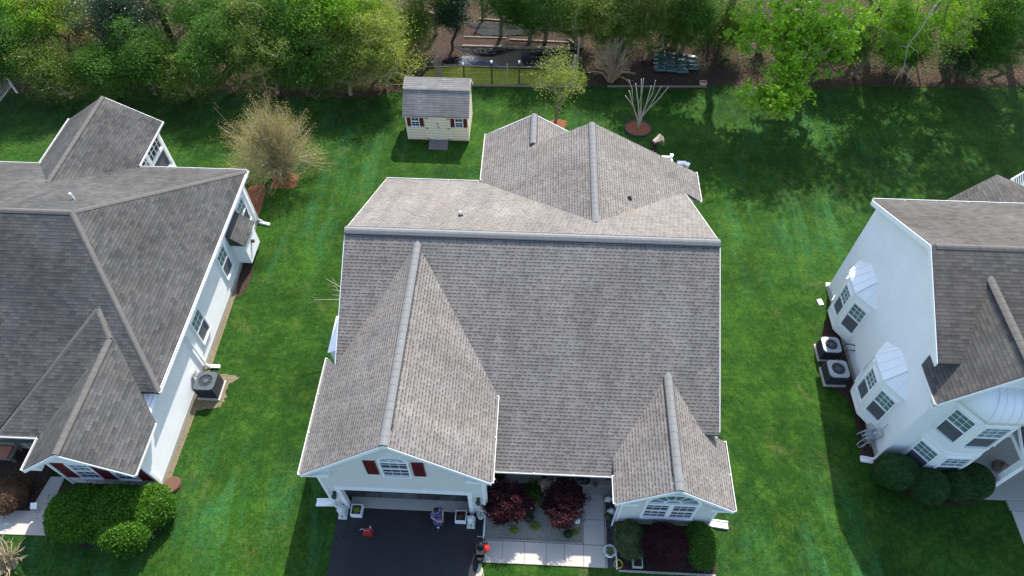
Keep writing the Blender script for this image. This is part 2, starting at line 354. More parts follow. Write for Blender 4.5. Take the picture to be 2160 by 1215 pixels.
def window(parent,o,r,u,w,h,nx=3,ny=2,two=True,gt=None,gb=None,fw=.07,sash=True,name='window',muntin_bottom=True,proud=.0):
    """o = lower-left corner on the wall, r = to the right, u = up; outward = r x u"""
    o,r,u=Vector(o),Vector(r).normalized(),Vector(u).normalized(); n=r.cross(u); o=o+n*proud
    mb=MB(); D=n*.07
    mb.obox(o-r*fw-u*fw,r*(w+2*fw),u*fw,D+n*.03); mb.obox(o-r*fw+u*h,r*(w+2*fw),u*fw,D); mb.obox(o-r*fw,r*fw,u*h,D); mb.obox(o+r*w,r*fw,u*h,D)
    if two: mb.obox(o+u*(h/2-.03),r*w,u*.06,n*.05)
    f=mb.build(name,M['trim'],parent); fixn(f)
    def pane(z0,z1,mat,grid,nm):
        p=MB(); q=o+n*.008+u*z0; p.add([q,q+r*w,q+r*w+u*(z1-z0),q+u*(z1-z0)],[(0,1,2,3)]); p.build(nm,mat,f)
        if grid:
            g=MB(); t=.013
            for i in range(1,nx): g.obox(o+n*.012+u*(z0+.0)+r*(w*i/nx-t/2),r*t,u*(z1-z0),n*.016)
            for j in range(1,ny): g.obox(o+n*.010+u*(z0+(z1-z0)*j/ny-t/2),r*w,u*t,n*.022)
            gg=g.build('muntin',M['trim'],f); fixn(gg)
    if two:
        pane(h/2+.03,h,gt or M['glassG'],True,'pane'); pane(0,h/2-.03,gb or M['screen'],muntin_bottom,'pane')
    else: pane(0,h,gt or M['glass'],True,'pane')
    return f
def shutter(parent,o,r,u,w,h):
    o,r,u=Vector(o),Vector(r).normalized(),Vector(u).normalized(); n=r.cross(u); mb=MB(); t=.05
    mb.obox(o,r*t,u*h,n*.04); mb.obox(o+r*(w-t),r*t,u*h,n*.04)
    for z in (0,h*.5,h-t): mb.obox(o+r*t+u*z,r*(w-2*t),u*t,n*.04)
    mb.obox(o+r*t+u*t,r*(w-2*t),u*(h-2*t),n*.02)
    k=int(h/.07)
    for i in range(1,k): mb.obox(o+r*t+u*(h*i/k)+n*.02,r*(w-2*t),u*.022,n*.012)
    x=mb.build('shutter',M['burg'],parent); fixn(x); return x
def arch_top(parent,c,r,u,rad,hgt,fw=.08,fan=5,mat=None,name='arch_window'):
    """half-round light above a window; c = centre of its springing line"""
    c,r,u=Vector(c),Vector(r).normalized(),Vector(u).normalized(); n=r.cross(u); N=18; mb=MB()
    pt=lambda t,k: c+r*(math.cos(t)*(rad+k))+u*(math.sin(t)*(hgt+k))
    for i in range(N):
        a,b=math.pi*i/N,math.pi*(i+1)/N
        q=[pt(a,0),pt(b,0),pt(b,fw),pt(a,fw)]; mb.prism(q,n*.075)
    mb.obox(c-r*(rad+fw)-u*fw,r*2*(rad+fw),u*fw,n*.075)
    f=mb.build(name,M['trim'],parent); fixn(f)
    p=MB(); p.add([c+n*.008]+[pt(math.pi*i/N,0)+n*.008 for i in range(N+1)],[(0,i+1,i+2) for i in range(N)]); p.build('pane',mat or M['glassG'],f)
    g=MB()
    for i in range(1,fan):
        a=math.pi*i/fan; d=(pt(a,0)-c); s=d.normalized().cross(n)*.012; g.obox(c+n*.012+d*.3-s,s*2,d*.7,n*.016)
    for i in range(N):
        a,b=math.pi*i/N,math.pi*(i+1)/N; e=lambda t,k:c+r*(math.cos(t)*(rad*k))+u*(math.sin(t)*(hgt*k))
        g.prism([e(a,.32)+n*.01,e(b,.32)+n*.01,e(b,.37)+n*.01,e(a,.37)+n*.01],n*.022)
    gg=g.build('muntin',M['trim'],f); fixn(gg); return f
def fascia(parent,p0,p1,out,h=.2,t=.03,name='fascia'):
    p0,p1,out=Vector(p0),Vector(p1),Vector(out).normalized(); mb=MB()
    mb.obox(p0-Vector((0,0,h+.0)),p1-p0,out*t,Vector((0,0,h))); o=mb.build(name,M['trim'],parent); fixn(o); return o

# ================================================================ GROUND
gb=MB(); gb.add([(-400,-300,0),(400,-300,0),(400,700,0),(-400,700,0)],[(0,1,2,3)]); g0=gb.build('lawn',M['grass']); tag(g0,kind='structure')
wood=[at(u,v)[:2] for u,v in [(-700,205),(-200,200),(0,196),(110,205),(230,192),(330,180),(450,192),(560,200),(680,206),(780,205),(850,190),(905,185),(1000,179),(1240,183),(1275,180),(1490,184),(1530,178),(1600,186),(1700,188),(1800,184),(1960,184),(2160,186),(2500,190),(2900,200)]]
wl=[]; rg=random.Random(5)
for i in range(len(wood)-1):
    a,b=wood[i],wood[i+1]
    for k in range(6): t=k/6; wl.append((a[0]+(b[0]-a[0])*t,a[1]+(b[1]-a[1])*t+rg.uniform(-.12,.12)))
sheet('forest_floor',wl+[(120,90),(-120,90)],.004,M['litter'])
# ---- driveway, walks, beds
sheet('driveway',[(-7.42,9.09),(-1.50,9.09),(-1.62,7.25),(-1.70,6.9),(-1.95,5.4),(-2.0,-30),(-7.3,-30),(-7.32,6)],.03,M['asphalt'],.03)
sheet('driveway_edge',[(-1.60,7.2),(-1.42,6.95),(-1.55,6.2),(-1.8,5.6),(-1.94,5.4),(-1.72,6.6)],.034,M['conc2'])
# central front walk: slabs with joints, one structure
mb=MB(); xs=[-1.52,-.72,.13,.98,1.68,2.42,3.27]
for i in range(6):
    mb.box(xs[i]+.006,xs[i+1]-.006,7.24,8.06 if i<5 else 8.06,-.05,.05)
for y0,y1 in ((8.08,9.05),(9.07,10.05)): mb.box(2.44,3.26,y0,y1,-.05,.05)
o=mb.build('walkway',M['conc']); fixn(o); tag(o,kind='structure')
sheet('walkway_joint',[(-1.5,7.26),(3.26,7.26),(3.26,10.04),(2.45,10.04),(2.45,8.04),(-1.5,8.04)],.02,M['mulch'])
sheet('gravel_bed',[(-1.45,8.1),(2.41,8.1),(2.41,10.1),(-1.45,10.1)],.025,M['gravel'])
sheet('rock_strip',[(3.29,7.24),(3.66,7.24),(3.66,10.3),(3.29,10.3)],.02,M['rock'])
sheet('flower_bed',smooth_outline([(3.68,7.25),(5.3,7.15),(7.3,7.2),(7.5,7.6),(7.45,8.9),(7.3,9.0),(3.7,9.0)],4),.012,M['mulch'])
# brick edging of the gravel bed
mb=MB(); rg=random.Random(2)
for i in range(46):
    x=-1.45+i*.084; mb.box(x,x+.07,8.075+rg.uniform(-.006,.006),8.13,0,.075+rg.uniform(0,.02))
for i in range(24):
    y=8.15+i*.084; mb.box(2.37,2.425,y,y+.07,0,.075)
tag(single(mb,'brick_edging',M['conc2'],'row of small pale pavers edging the gravel bed between the two maroon maples','edging'))
mb=MB()
for i in range(38): mb.box(3.28,3.335,7.24+i*.08,7.305+i*.08,0,.075)
tag(single(mb,'brick_edging',M['conc2'],'row of small pale pavers along the dark rock strip right of the walk','edging'))
mb=MB(); mb.box(3.66,3.70,7.2,9.0,0,.14)
single(mb,'edging_board',M['trim'],'long white border board right of the dark rock strip','edging')
mb=MB(); mb.box(-1.52,-1.46,8.12,9.02,0,.14)
single(mb,'edging_board',M['trim'],'short white border board between driveway and gravel bed','edging')
mb=MB(); rg=random.Random(3)
for i in range(46):
    x=3.75+i*.08; mb.box(x,x+.072,7.12+rg.uniform(-.01,.01),7.18,0,.09)
single(mb,'stone_edging',M['conc2'],'low grey stone edging along the front of the shrub bed','edging')

# ================================================================ CENTRAL HOUSE
H=thing('suburban_house','single storey cream house with taupe shingle roof, open garage and two front gables','house',(0,17,0))
PM=.567; RY=17.88; RZ=7.0
fF=lambda x,y: RZ-PM*(RY-y); fB=lambda x,y: RZ-PM*(y-RY)
GP=.84; GX=-4.56; GZ=6.78
fGL=lambda x,y: GZ-GP*(GX-x); fGR=lambda x,y: GZ-GP*(x-GX)
gy=lambda x,f: RY-(RZ-f(x,0))/PM     # where a wing plane meets the front slope
BX=5.40; BZ=4.42; BL=.78; BR=.79
fBL=lambda x,y: BZ-BL*(BX-x); fBR=lambda x,y: BZ-BR*(x-BX)
roofplane(H,[(-7.48,RY),(-7.48,gy(-7.48,fGL)),(GX,gy(GX,fGL)),(-1.14,gy(-1.14,fGR)),(-1.14,9.95),(3.40,9.95),(3.40,gy(3.38,fBL)),(BX,gy(BX,fBL)),(6.78,11.4),(7.36,11.4),(7.36,RY)],fF,M['shA'])
WX=2.65; WZ=6.01; WP=.543
fAL=lambda x,y: WZ-WP*(WX-x); fAR=lambda x,y: WZ-WP*(x-WX); by=lambda x,f: RY+(RZ-f(x,0))/PM
roofplane(H,[(-7.48,RY),(7.36,RY),(7.36,by(7.36,fAR)),(WX,by(WX,fAL)),(-2.67,24.74),(-7.48,24.74)],fB,M['shA'])
roofplane(H,[(GX,8.92),(GX,gy(GX,fGL)),(-7.48,gy(-7.48,fGL)),(-8.0,13.75),(-8.0,8.92)],fGL,M['shA'])
roofplane(H,[(GX,8.92),(-1.14,8.92),(-1.14,gy(-1.14,fGR)),(GX,gy(GX,fGR))],fGR,M['shA'])
roofplane(H,[(BX,8.76),(BX,gy(BX,fBL)),(3.36,gy(3.36,fBL)),(3.36,8.76)],fBL,M['shA'])
roofplane(H,[(BX,8.76),(7.72,8.76),(7.72,11.5),(6.70,11.5),(BX,gy(BX,fBR))],fBR,M['shA'])
roofplane(H,[(WX,by(WX,fAL)),(WX,26.05),(-.14,26.05),(-.14,28.34),(-2.67,28.34),(-2.67,24.74)],fAL,M['shA'])
roofplane(H,[(WX,by(WX,fAR)),(7.36,by(7.36,fAR)),(8.2,24.0),(8.2,26.05),(WX,26.05)],fAR,M['shA'])
fBr=lambda x,y: 4.485-.55*(x+.14)
roofplane(H,[(-.14,25.9),(-.14,28.34),(2.4,28.34),(2.4,25.9)],fBr,M['shA'])
# ridge caps
cap(H,(-7.5,RY,RZ),(7.38,RY,RZ),.34,.055,M['cap'],True)
cap(H,(GX,9.55,GZ),(GX,gy(GX,fGL)+.1,GZ),.29,.03,M['cap'],True); cap(H,(GX,8.9,GZ),(GX,9.55,GZ),.30,.05,M['cap'])
cap(H,(BX,9.35,BZ),(BX,gy(BX,fBL)+.1,BZ),.29,.03,M['cap'],True); cap(H,(BX,8.74,BZ),(BX,9.35,BZ),.30,.05,M['cap'])
cap(H,(WX,20.1,WZ),(WX,26.05,WZ),.29,.03,M['cap'],True); cap(H,(WX,19.6,WZ),(WX,20.1,WZ),.32,.05,M['cap'])
cap(H,(-.14,26.1,4.57),(-.14,28.34,4.57),.29,.03,M['cap'],True)
# walls
def wallpart(parent,mb,mat): o=mb.build('wall',mat,parent); fixn(o); return o
mb=MB(); mb.prism([(-1.45,11.9,0),(-1.45,24.4,0),(-1.45,24.4,fB(0,24.4)-.2),(-1.45,RY,RZ-.25),(-1.45,11.9,fF(0,11.9)-.2)],(8.6,0,0))
mb.prism([(-7.3,13.9,0),(-7.3,24.4,0),(-7.3,24.4,fB(0,24.4)-.2),(-7.3,RY,RZ-.25),(-7.3,13.9,fF(0,13.9)-.2)],(5.84,0,0))
wallpart(H,mb,M['cream'])
mb=MB(); mb.prism([(-2.4,22,0),(7.9,22,0),(7.9,22,fAR(7.9,0)-.2),(WX,22,WZ-.25),(-2.4,22,fAL(-2.4,0)-.2)],(0,.01,0)); mb.v=[]; mb.f=[]
mb.prism([(-2.4,24.1,0),(7.9,24.1,0),(7.9,24.1,fAR(7.9,0)-.2),(WX,24.1,WZ-.25),(-2.4,24.1,fAL(-2.4,0)-.2)],(0,1.75,0))
mb.prism([(-2.4,25.85,0),(2.1,25.85,0),(2.1,25.85,fBr(2.1,0)-.2),(-.14,25.85,4.3),(-2.4,25.85,fAL(-2.4,0)-.2)],(0,2.2,0))
wallpart(H,mb,M['cream'])
# garage walls: two piers, header with gable, side walls
mb=MB(); yf=9.10
mb.box(-7.54,-6.95,yf,yf+.16,0,2.15); mb.box(-2.08,-1.47,yf,yf+.16,0,2.15)
mb.prism([(-7.54,yf,2.15),(-1.47,yf,2.15),(-1.47,yf,fGR(-1.47,0)-.2),(GX,yf,GZ-.25),(-7.54,yf,fGL(-7.54,0)-.2)],(0,.16,0))
mb.box(-7.54,-7.38,yf+.16,13.9,0,fGL(-7.54,0)-.2); mb.box(-1.63,-1.47,yf+.16,11.9,0,fGR(-1.47,0)-.2)
wallpart(H,mb,M['cream'])
mb=MB(); mb.box(-7.38,-1.63,9.27,13.89,2.45,2.6); wo=mb.build('garage_ceiling',M['conc2'],H); fixn(wo)
mb=MB(); mb.box(-6.95,-2.08,9.12,9.55,-.05,.06); mb.build('garage_sill',M['conc'],H)
mb=MB(); mb.box(-7.38,-1.63,9.55,13.88,-.05,.055); mb.build('garage_floor',M['gfloor'],H)
# garage door rolled up: its bottom edge shows under the head
mb=MB(); mb.box(-6.9,-2.12,9.36,9.42,2.0,2.43)
for i in range(4): mb.box(-6.9,-2.12,9.45+i*.55,9.95+i*.55,2.36,2.41)
o=mb.build('garage_door',M['trim'],H); fixn(o)
mb=MB(); mb.box(-7.13,-1.90,yf-.045,yf-.003,2.15,2.36); mb.box(-7.10,-6.93,yf-.04,yf+.17,0,2.148); mb.box(-2.10,-1.93,yf-.04,yf+.17,0,2.148)
o=mb.build('door_frame',M['trim'],H); fixn(o)
# corner boards
mb=MB()
for x,y in ((-7.56,9.08),(-1.53,9.08)): mb.box(x,x+.1,y-.003,y+.12,0,3.7)
for x in (3.68,7.26): mb.box(x,x+.09,8.975,9.05,0,2.55)
o=mb.build('corner_board',M['trim'],H); fixn(o)
# bump wing walls
mb=MB(); mb.prism([(3.7,9.0,0),(7.32,9.0,0),(7.32,9.0,fBR(7.32,0)-.2),(BX,9.0,BZ-.22),(3.7,9.0,fBL(3.7,0)-.2)],(0,3.2,0)); wallpart(H,mb,M['cream'])
# rake fascias with boxed returns
def rake(parent,pts,y,h=.2,t=.03,mat=None):
    """pts: list of (x,z) from eave to apex to eave, board hanging below the shingle edge, facing -Y (t<0) or +Y"""
    mb=MB()
    for (x0,z0),(x1,z1) in zip(pts[:-1],pts[1:]):
        mb.prism([(x0,y,z0-h),(x1,y,z1-h),(x1,y,z1-.025),(x0,y,z0-.025)],(0,-t,0))
    o=mb.build('rake_board',M['trim'],parent); fixn(o); return o
rake(H,[(-8.0,fGL(-8.0,0)),(GX,GZ),(-1.14,fGR(-1.14,0))],8.917,.22)
rake(H,[(3.36,fBL(3.36,0)),(BX,BZ),(7.72,fBR(7.72,0))],8.757,.22)
rake(H,[(-2.67,fAL(-2.67,0)),(-.14,4.56),(2.4,fBr(2.4,0))],28.372,.22); rake(H,[(-.1,fAL(-.1,0)),(WX,WZ),(8.2,fAR(8.2,0))],26.08,.2)
def soffit_return(parent,x0,x1,z,y0,y1,apexz):
    mb=MB(); mb.prism([(x0,y0,z),(x1,y0,z),(x0,y0,apexz) if False else (x1,y0,z+.02),(x0,y0,z+.02)],(0,y1-y0,0)); o=mb.build('soffit',M['trim'],parent); fixn(o)
for x0,x1,f in ((-8.0,-7.0,fGL),(-1.14,-2.05,fGR)):
    zz=f(x0,0)-.24; mb=MB(); mb.prism([(x0,8.93,zz),(x1,8.93,zz),(x1,8.93,zz+.28),(x0,8.93,zz+.06)],(0,.17,0)); o=mb.build('soffit',M['trim'],H); fixn(o)
for x0,x1,f in ((3.36,4.2,fBL),(7.72,6.9,fBR)):
    zz=f(x0,0)-.24; mb=MB(); mb.prism([(x0,8.77,zz),(x1,8.77,zz),(x1,8.77,zz+.26),(x0,8.77,zz+.06)],(0,.22,0)); o=mb.build('soffit',M['trim'],H); fixn(o)
# main rakes at the two gable ends
def rake_side(parent,x,pts,h=.2,t=.03):
    mb=MB()
    for (y0,z0),(y1,z1) in zip(pts[:-1],pts[1:]):
        mb.prism([(x,y0,z0-h),(x,y1,z1-h),(x,y1,z1-.025),(x,y0,z0-.025)],(t,0,0))
    o=mb.build('rake_board',M['trim'],parent); fixn(o)
rake_side(H,-7.483,[(gy(-7.48,fGL)+.05,fF(0,gy(-7.48,fGL)+.05)),(RY,RZ),(24.74,fB(0,24.74))],.2,-.03)
rake_side(H,7.363,[(11.5,fF(0,11.5)),(RY,RZ),(24.0,fB(0,24.0))],.2,.03)
# gutters
gutter(H,(-8.0,8.92,fGL(-8.0,0)),(-8.0,13.75,fGL(-8.0,0)),(-1,0,0)); gutter(H,(-1.14,8.92,fGR(-1.14,0)),(-1.14,gy(-1.14,fGR)-.05,fGR(-1.14,0)),(1,0,0))
gutter(H,(-1.12,9.95,fF(0,9.95)),(3.36,9.95,fF(0,9.95)),(0,-1,0)); gutter(H,(3.36,8.76,fBL(3.36,0)),(3.36,9.82,fBL(3.36,0)),(-1,0,0))
gutter(H,(7.72,8.76,fBR(7.72,0)),(7.72,11.5,fBR(7.72,0)),(1,0,0)); gutter(H,(-7.48,24.74,fB(0,24.74)),(-2.8,24.74,fB(0,24.74)),(0,1,0))
gutter(H,(-2.67,24.86,fAL(-2.67,0)),(-2.67,28.34,fAL(-2.67,0)),(-1,0,0)); gutter(H,(8.2,24.0,fAR(8.2,0)),(8.2,26.05,fAR(8.2,0)),(1,0,0))
downspout(H,(-8.08,9.05,3.75),(-7.62,9.2,0),(-1,0,0)); downspout(H,(7.8,8.9,2.5),(7.40,9.12,0),(1,0,0)); downspout(H,(3.3,9.0,2.6),(3.62,9.05,0),(-.3,-1,0)); downspout(H,(-1.05,9.1,3.8),(-1.4,9.2,0),(.3,-1,0))
# porch: slab, step, columns, door, window
mb=MB(); mb.box(-1.46,3.69,10.42,11.9,-.05,.16); mb.box(2.43,3.68,10.06,10.41,-.05,.09); o=mb.build('porch_slab',M['conc2'],H); fixn(o)
for x in (1.35,):
    mb=MB(); mb.box(x-.12,x+.12,10.18+.26,10.68,.16,2.4); o=mb.build('porch_column',M['trim'],H)
mb=MB(); mb.box(-1.3,3.5,10.12,10.26,2.2,2.43); o=mb.build('porch_beam',M['trim'],H)
mb=MB(); mb.box(1.9,2.85,11.82,11.898,.16,2.25); o=mb.build('front_door',M['burg'],H); mb=MB(); mb.ball((2.0,11.79,1.15),.035); mb.build('handle',M['steelroof'],o)
window(H,(-.7,11.9,.95),(1,0,0),(0,0,1),1.5,1.3,4,2)
# gable window over the garage with arch light and shutters
window(H,(-4.98,yf,3.80),(1,0,0),(0,0,1),.92,1.22,3,2,True,M['glass'],M['glass']); arch_top(H,(-4.52,yf,5.10),(1,0,0),(0,0,1),.46,.32,.09,5,M['glass'])
shutter(H,(-5.58,yf-.003,3.84),(1,0,0),(0,0,1),.42,1.18); shutter(H,(-3.90,yf-.003,3.84),(1,0,0),(0,0,1),.42,1.18)
# big arched double window of the right gable
for x in (4.62,5.62): window(H,(x,9.0,1.02),(1,0,0),(0,0,1),.82,1.32,3,2,True,M['glass'],M['glass'],.09)
arch_top(H,(5.53,9.0,2.505),(1,0,0),(0,0,1),.92,.86,.12,6,M['glassG'])
# left wall: white box bay under the eave
mb=MB(); mb.box(-8.3,-7.302,14.65,16.3,.5,2.95); mb.prism([(-8.38,14.55,2.95),(-7.302,14.55,2.95),(-7.302,14.55,3.5)],(0,1.85,0)); o=mb.build('box_bay',M['trim'],H); fixn(o)
for y in (18.5,21.5): window(H,(-7.302,y+.9,1.0),(0,-1,0),(0,0,1),.9,1.3)
for y in (14.0,18.5,21.5): window(H,(7.152,y,1.0),(0,1,0),(0,0,1),.9,1.3)
for x in (-1.4,.4): window(H,(x+.9,28.052,1.0),(-1,0,0),(0,0,1),.9,1.3)
window(H,(6.9,25.852,.3),(-1,0,0),(0,0,1),1.7,2.0,4,3,True)
# roof vents
def ventpipe(x,y,f,mat,r=.045,hh=.28):
    z=f(x,y); mb=MB(); mb.tube([(x,y,z-.1),(x,y,z+hh)],r,10); o=mb.build('vent_pipe',mat,H)
    mb=MB(); mb.lathe((x,y,z-.06),[(.13,0),(.11,.1),(r+.01,.16)],12); mb.build('flashing',M['capline'],o)
ventpipe(-3.1,19.82,fB,M['trim']); ventpipe(4.31,21.97,fAR,M['capline'],.05,.15)
mb=MB()
for x0,x1,y in ((-7.56,-6.97,9.075),(-2.06,-1.45,9.075),(3.69,7.33,8.975)): mb.box(x0,x1,y+.012,y+.1,0,.14)
mb.box(-7.565,-7.5,9.1,13.9,0,.2); mb.box(7.13,7.17,11.9,24.4,0,.2); mb.box(-7.32,-7.28,14,24.4,0,.2); o=mb.build('foundation',M['foundation'],H); fixn(o)
# deck behind the house
D=thing('rear_deck','white railed wooden deck behind the taupe house, one rail corner showing past the roof','deck',(6.5,27.6,0))
mb=MB(); mb.box(5.2,7.55,26.1,28.72,.55,.62)
for i in range(17): mb.box(5.2,7.55,26.1+i*.155,26.24+i*.155,.62,.65)
mb.build('deck_floor',M['conc2'],D)
mb=MB()
for x,y in ((5.25,28.62),(7.46,28.62),(7.46,26.3)): mb.box(x-.06,x+.06,y-.06,y+.06,0,1.78); mb.box(x-.085,x+.085,y-.085,y+.085,1.78,1.83)
mb.build('rail_post',M['trim'],D)
mb=MB(); mb.box(5.31,7.40,28.58,28.66,1.62,1.70); mb.box(7.42,7.50,26.36,28.56,1.62,1.70); mb.box(5.31,7.40,28.59,28.65,.74,.80); mb.box(7.43,7.49,26.36,28.56,.74,.80)
for i in range(17): mb.box(5.36+i*.122,5.40+i*.122,28.60,28.64,.8,1.62)
for i in range(18): mb.box(7.44,7.48,26.42+i*.118,26.46+i*.118,.8,1.62)
mb.build('railing',M['trim'],D)

# ================================================================ LEFT HOUSE
HL=thing('suburban_house','white sided house with dark grey hip roof at the left','house',(-20,18,0))
LE=-14.55; LZE=3.35; LRZ=6.85; LRY=18.45; LRX=-19.0; LF=12.2; LB=24.75
pS=(LRZ-LZE)/(LE-LRX); pF=(LRZ-LZE)/(LRY-LF); pB=(LRZ-LZE)/(LB-LRY)
lF=lambda x,y: LRZ-pF*(LRY-y); lB=lambda x,y: LRZ-pB*(y-LRY); lS=lambda x,y: LRZ-pS*(x-LRX)
roofplane(HL,[(-30,LRY),(LRX,LRY),(LE,LF),(-18.85,LF),(-18.85,10.35),(-23.,10.35),(-23.,LF),(-30,LF)],lF,M['shL'])
roofplane(HL,[(LRX,LRY),(LE,LB),(LE,LF)],lS,M['shL'])
RX=-22.68; RRZ=4.90; RP=(RRZ-LZE)/2.53; vY=LRY+(LRZ-RRZ)/pB
lRR=lambda x,y: RRZ-RP*(x-RX); lRL=lambda x,y: RRZ-RP*(RX-x)
roofplane(HL,[(-30,LRY),(-30,LB),(-25.21,LB),(RX,vY),(-20.15,LB),(LE,LB),(LRX,LRY)],lB,M['shL'])
roofplane(HL,[(RX,vY),(RX,28.3),(-20.15,28.3),(-20.15,LB)],lRR,M['shL']); roofplane(HL,[(RX,vY),(RX,28.3),(-25.21,28.3),(-25.21,LB)],lRL,M['shL'])
# front gable wing + hipped porch piece
FX=-16.68; FZ=4.48; FP=.80; lGR=lambda x,y: FZ-FP*(x-FX); lGL=lambda x,y: FZ-FP*(FX-x)
pY=10.40; pZ=2.72; lP=lambda x,y: pZ+.507*(y-pY)
ybk=LRY-(LRZ-FZ)/pF
roofplane(HL,[(FX,9.03),(LE,9.03),(LE,LRY-(LRZ-lGR(LE,0))/pF),(-17.33,15.2),(-17.33,14.9),(FX,13.87)],lGR,M['shL'])
pyv=lambda x: pY+(lGL(x,0)-pZ)/.507
roofplane(HL,[(FX,9.03),(FX,pyv(FX)),(-18.82,pyv(-18.82)),(-18.82,9.03)],lGL,M['shL'])
# porch plane over the entry; apex T, right hip to the gable ridge
T=Vector((-17.33,14.9,lP(0,14.9))); K=Vector((FX,pyv(FX),FZ)); E0=Vector((-20.50,10.60,lP(0,10.60)))
roofplane(HL,[(E0.x,pY),(-18.82,pY),(K.x,K.y),(T.x,T.y)],lP,M['shL'])
mb=MB(); mb.prism([T-Vector((0,0,.16)),E0-Vector((0,0,.16)),(E0.x-.12,E0.y+.25,lF(0,E0.y)-.2),(T.x-.3,T.y+.2,lF(0,T.y)-.2)],(0,0,.16)); o=mb.build('roof',M['shL'],HL); fixn(o)
cap(HL,(-30,LRY,LRZ),(LRX,LRY,LRZ),.27,.01,M['capL']); cap(HL,(LRX,LRY,LRZ),(LE,LB,LZE),.27,.01,M['capL']); cap(HL,(LRX,LRY,LRZ),(LE,LF,LZE),.27,.01,M['capL'])
cap(HL,(RX,vY,RRZ),(RX,28.3,RRZ),.24,.03,M['capL']); cap(HL,(FX,9.03,FZ),K,.27,.01,M['capL']); cap(HL,K,T,.27,.01,M['capL']); cap(HL,T,(E0.x,pY,pZ),.27,.01,M['capL'])
# walls
mb=MB(); mb.box(-30,-14.85,12.4,24.5,0,3.1); mb.prism([(-18.55,9.63,0),(-14.85,9.63,0),(-14.85,9.63,2.78),(FX,9.63,FZ-.22),(-18.55,9.63,2.78)],(0,2.77,0)); mb.box(-24.9,-20.45,24.5,28.0,0,.9)
wallpart(HL,mb,M['white'])
mb=MB(); mb.prism([(-24.9,28.0,3.15),(-20.45,28.0,3.15),(RX,28.0,RRZ-.22)],(0,-.1,0)); mb.box(-20.6,-20.45,24.5,28.0,2.95,3.2)
for y in (24.5,26.1,27.75): mb.box(-20.6,-20.42,y,y+.22,.9,2.95)
mb.box(-20.6,-20.43,24.7,27.8,1.98,2.16)
o=mb.build('porch_frame',M['trim'],HL); fixn(o)
mb=MB(); mb.box(-20.56,-20.52,24.7,27.8,.9,1.98); mb.build('screen',M['screen'],HL)
mb=MB(); mb.box(-20.56,-20.52,24.7,27.8,2.16,2.95); q=mb.build('window',M['glass'],HL)
mb=MB()
for i in range(1,8): mb.box(-20.50,-20.47,24.7+i*.39,24.73+i*.39,2.16,2.95)
mb.box(-20.50,-20.475,24.7,27.8,2.54,2.57); mb.build('muntin',M['trim'],q)
fascia(HL,(LE+.003,LF,LZE-.0),(LE+.003,LB,LZE),(1,0,0),.18); gutter(HL,(LE+.03,LF,LZE),(LE+.03,LB,LZE),(1,0,0)); gutter(HL,(-20.0,LB,LZE),(LE,LB,LZE),(0,1,0)); gutter(HL,(-30,LB,LZE),(-25.2,LB,LZE),(0,1,0))
gutter(HL,(-20.15,24.9,LZE),(-20.15,28.3,LZE),(1,0,0)); gutter(HL,(-25.21,24.9,LZE),(-25.21,28.3,LZE),(-1,0,0)); gutter(HL,(LE,9.03,lGR(LE,0)),(LE,11.15,lGR(LE,0)),(1,0,0)); gutter(HL,(-18.82,9.03,lGL(-18.82,0)),(-18.82,10.3,lGL(-18.82,0)),(-1,0,0))
gutter(HL,(-20.55,pY,pZ),(-18.94,pY,pZ),(0,-1,0))
rake(HL,[(-18.82,lGL(-18.82,0)),(FX,FZ),(LE,lGR(LE,0))],9.025,.2); rake(HL,[(-25.2,LZE),(RX,RRZ),(-20.15,LZE)],28.335,.2)
mb=MB(); mb.prism([(-14.85,9.1,2.35),(-14.58,9.1,2.62),(-14.85,9.1,2.85)],(0,.5,0)); mb.prism([(-18.8,9.1,2.6),(-18.2,9.1,2.6),(-18.2,9.1,3.05)],(0,.5,0)); mb.box(-30,LE,24.5,LB,3.08,3.14); mb.box(-14.85,LE,LF,24.5,3.08,3.14); o=mb.build('soffit',M['trim'],HL); fixn(o)
# wide front window with shutters between, right wall windows
for x in (-17.75,-16.2): window(HL,(x,9.63,.75),(1,0,0),(0,0,1),.78,1.35,3,2)
for x in (-18.42,-16.92,-15.37): shutter(HL,(x,9.627,.7),(1,0,0),(0,0,1),.50 if x!=-16.92 else .62,1.4)
for y,zb,g in ((16.0,.95,None),(19.7,.95,M['glass']),(22.9,.95,None)): window(HL,(-14.85,y,zb),(0,1,0),(0,0,1),.85,1.55,3,2,True,M['glassG'],M['screen'],muntin_bottom=False)
mb=MB(); mb.prism([(-14.85,21.2,.35),(-14.2,21.2,.35),(-14.2,21.2,1.75),(-14.85,21.2,1.75)],(0,1.45,0)); o=mb.build('chimney_box',M['white'],HL); fixn(o)
mb=MB(); mb.prism([(-14.85,21.1,2.45),(-14.1,21.1,1.72),(-14.1,21.1,1.78),(-14.85,21.1,2.52)],(0,1.65,0)); mb.prism([(-14.85,21.12,1.75),(-14.15,21.12,1.75),(-14.85,21.12,2.44)],(0,1.6,0)); r=mb.build('roof',M['shL'],o); fixn(r)
mb=MB(); mb.tube([(-14.2,21.95,1.2),(-14.05,21.95,1.2)],.09,12); mb.build('flue_cap',M['capline'],o)
mb=MB(); mb.box(-14.87,-14.83,12.4,24.5,0,.22); mb.box(-14.87,-14.83,9.63,12.4,0,.22); o=mb.build('foundation',M['foundation'],HL)
mb=MB(); mb.box(-14.87,-14.76,9.60,9.72,.22,2.4); o=mb.build('corner_board',M['trim'],HL); mb=MB(); mb.box(-18.6,-18.5,9.58,9.66,0,2.7); o=mb.build('corner_board',M['trim'],HL)
downspout(HL,(-14.48,15.0,3.2),(-14.78,15.3,0),(1,.0,0)); downspout(HL,(-14.48,24.5,3.2),(-14.78,24.3,0),(1,0,0))
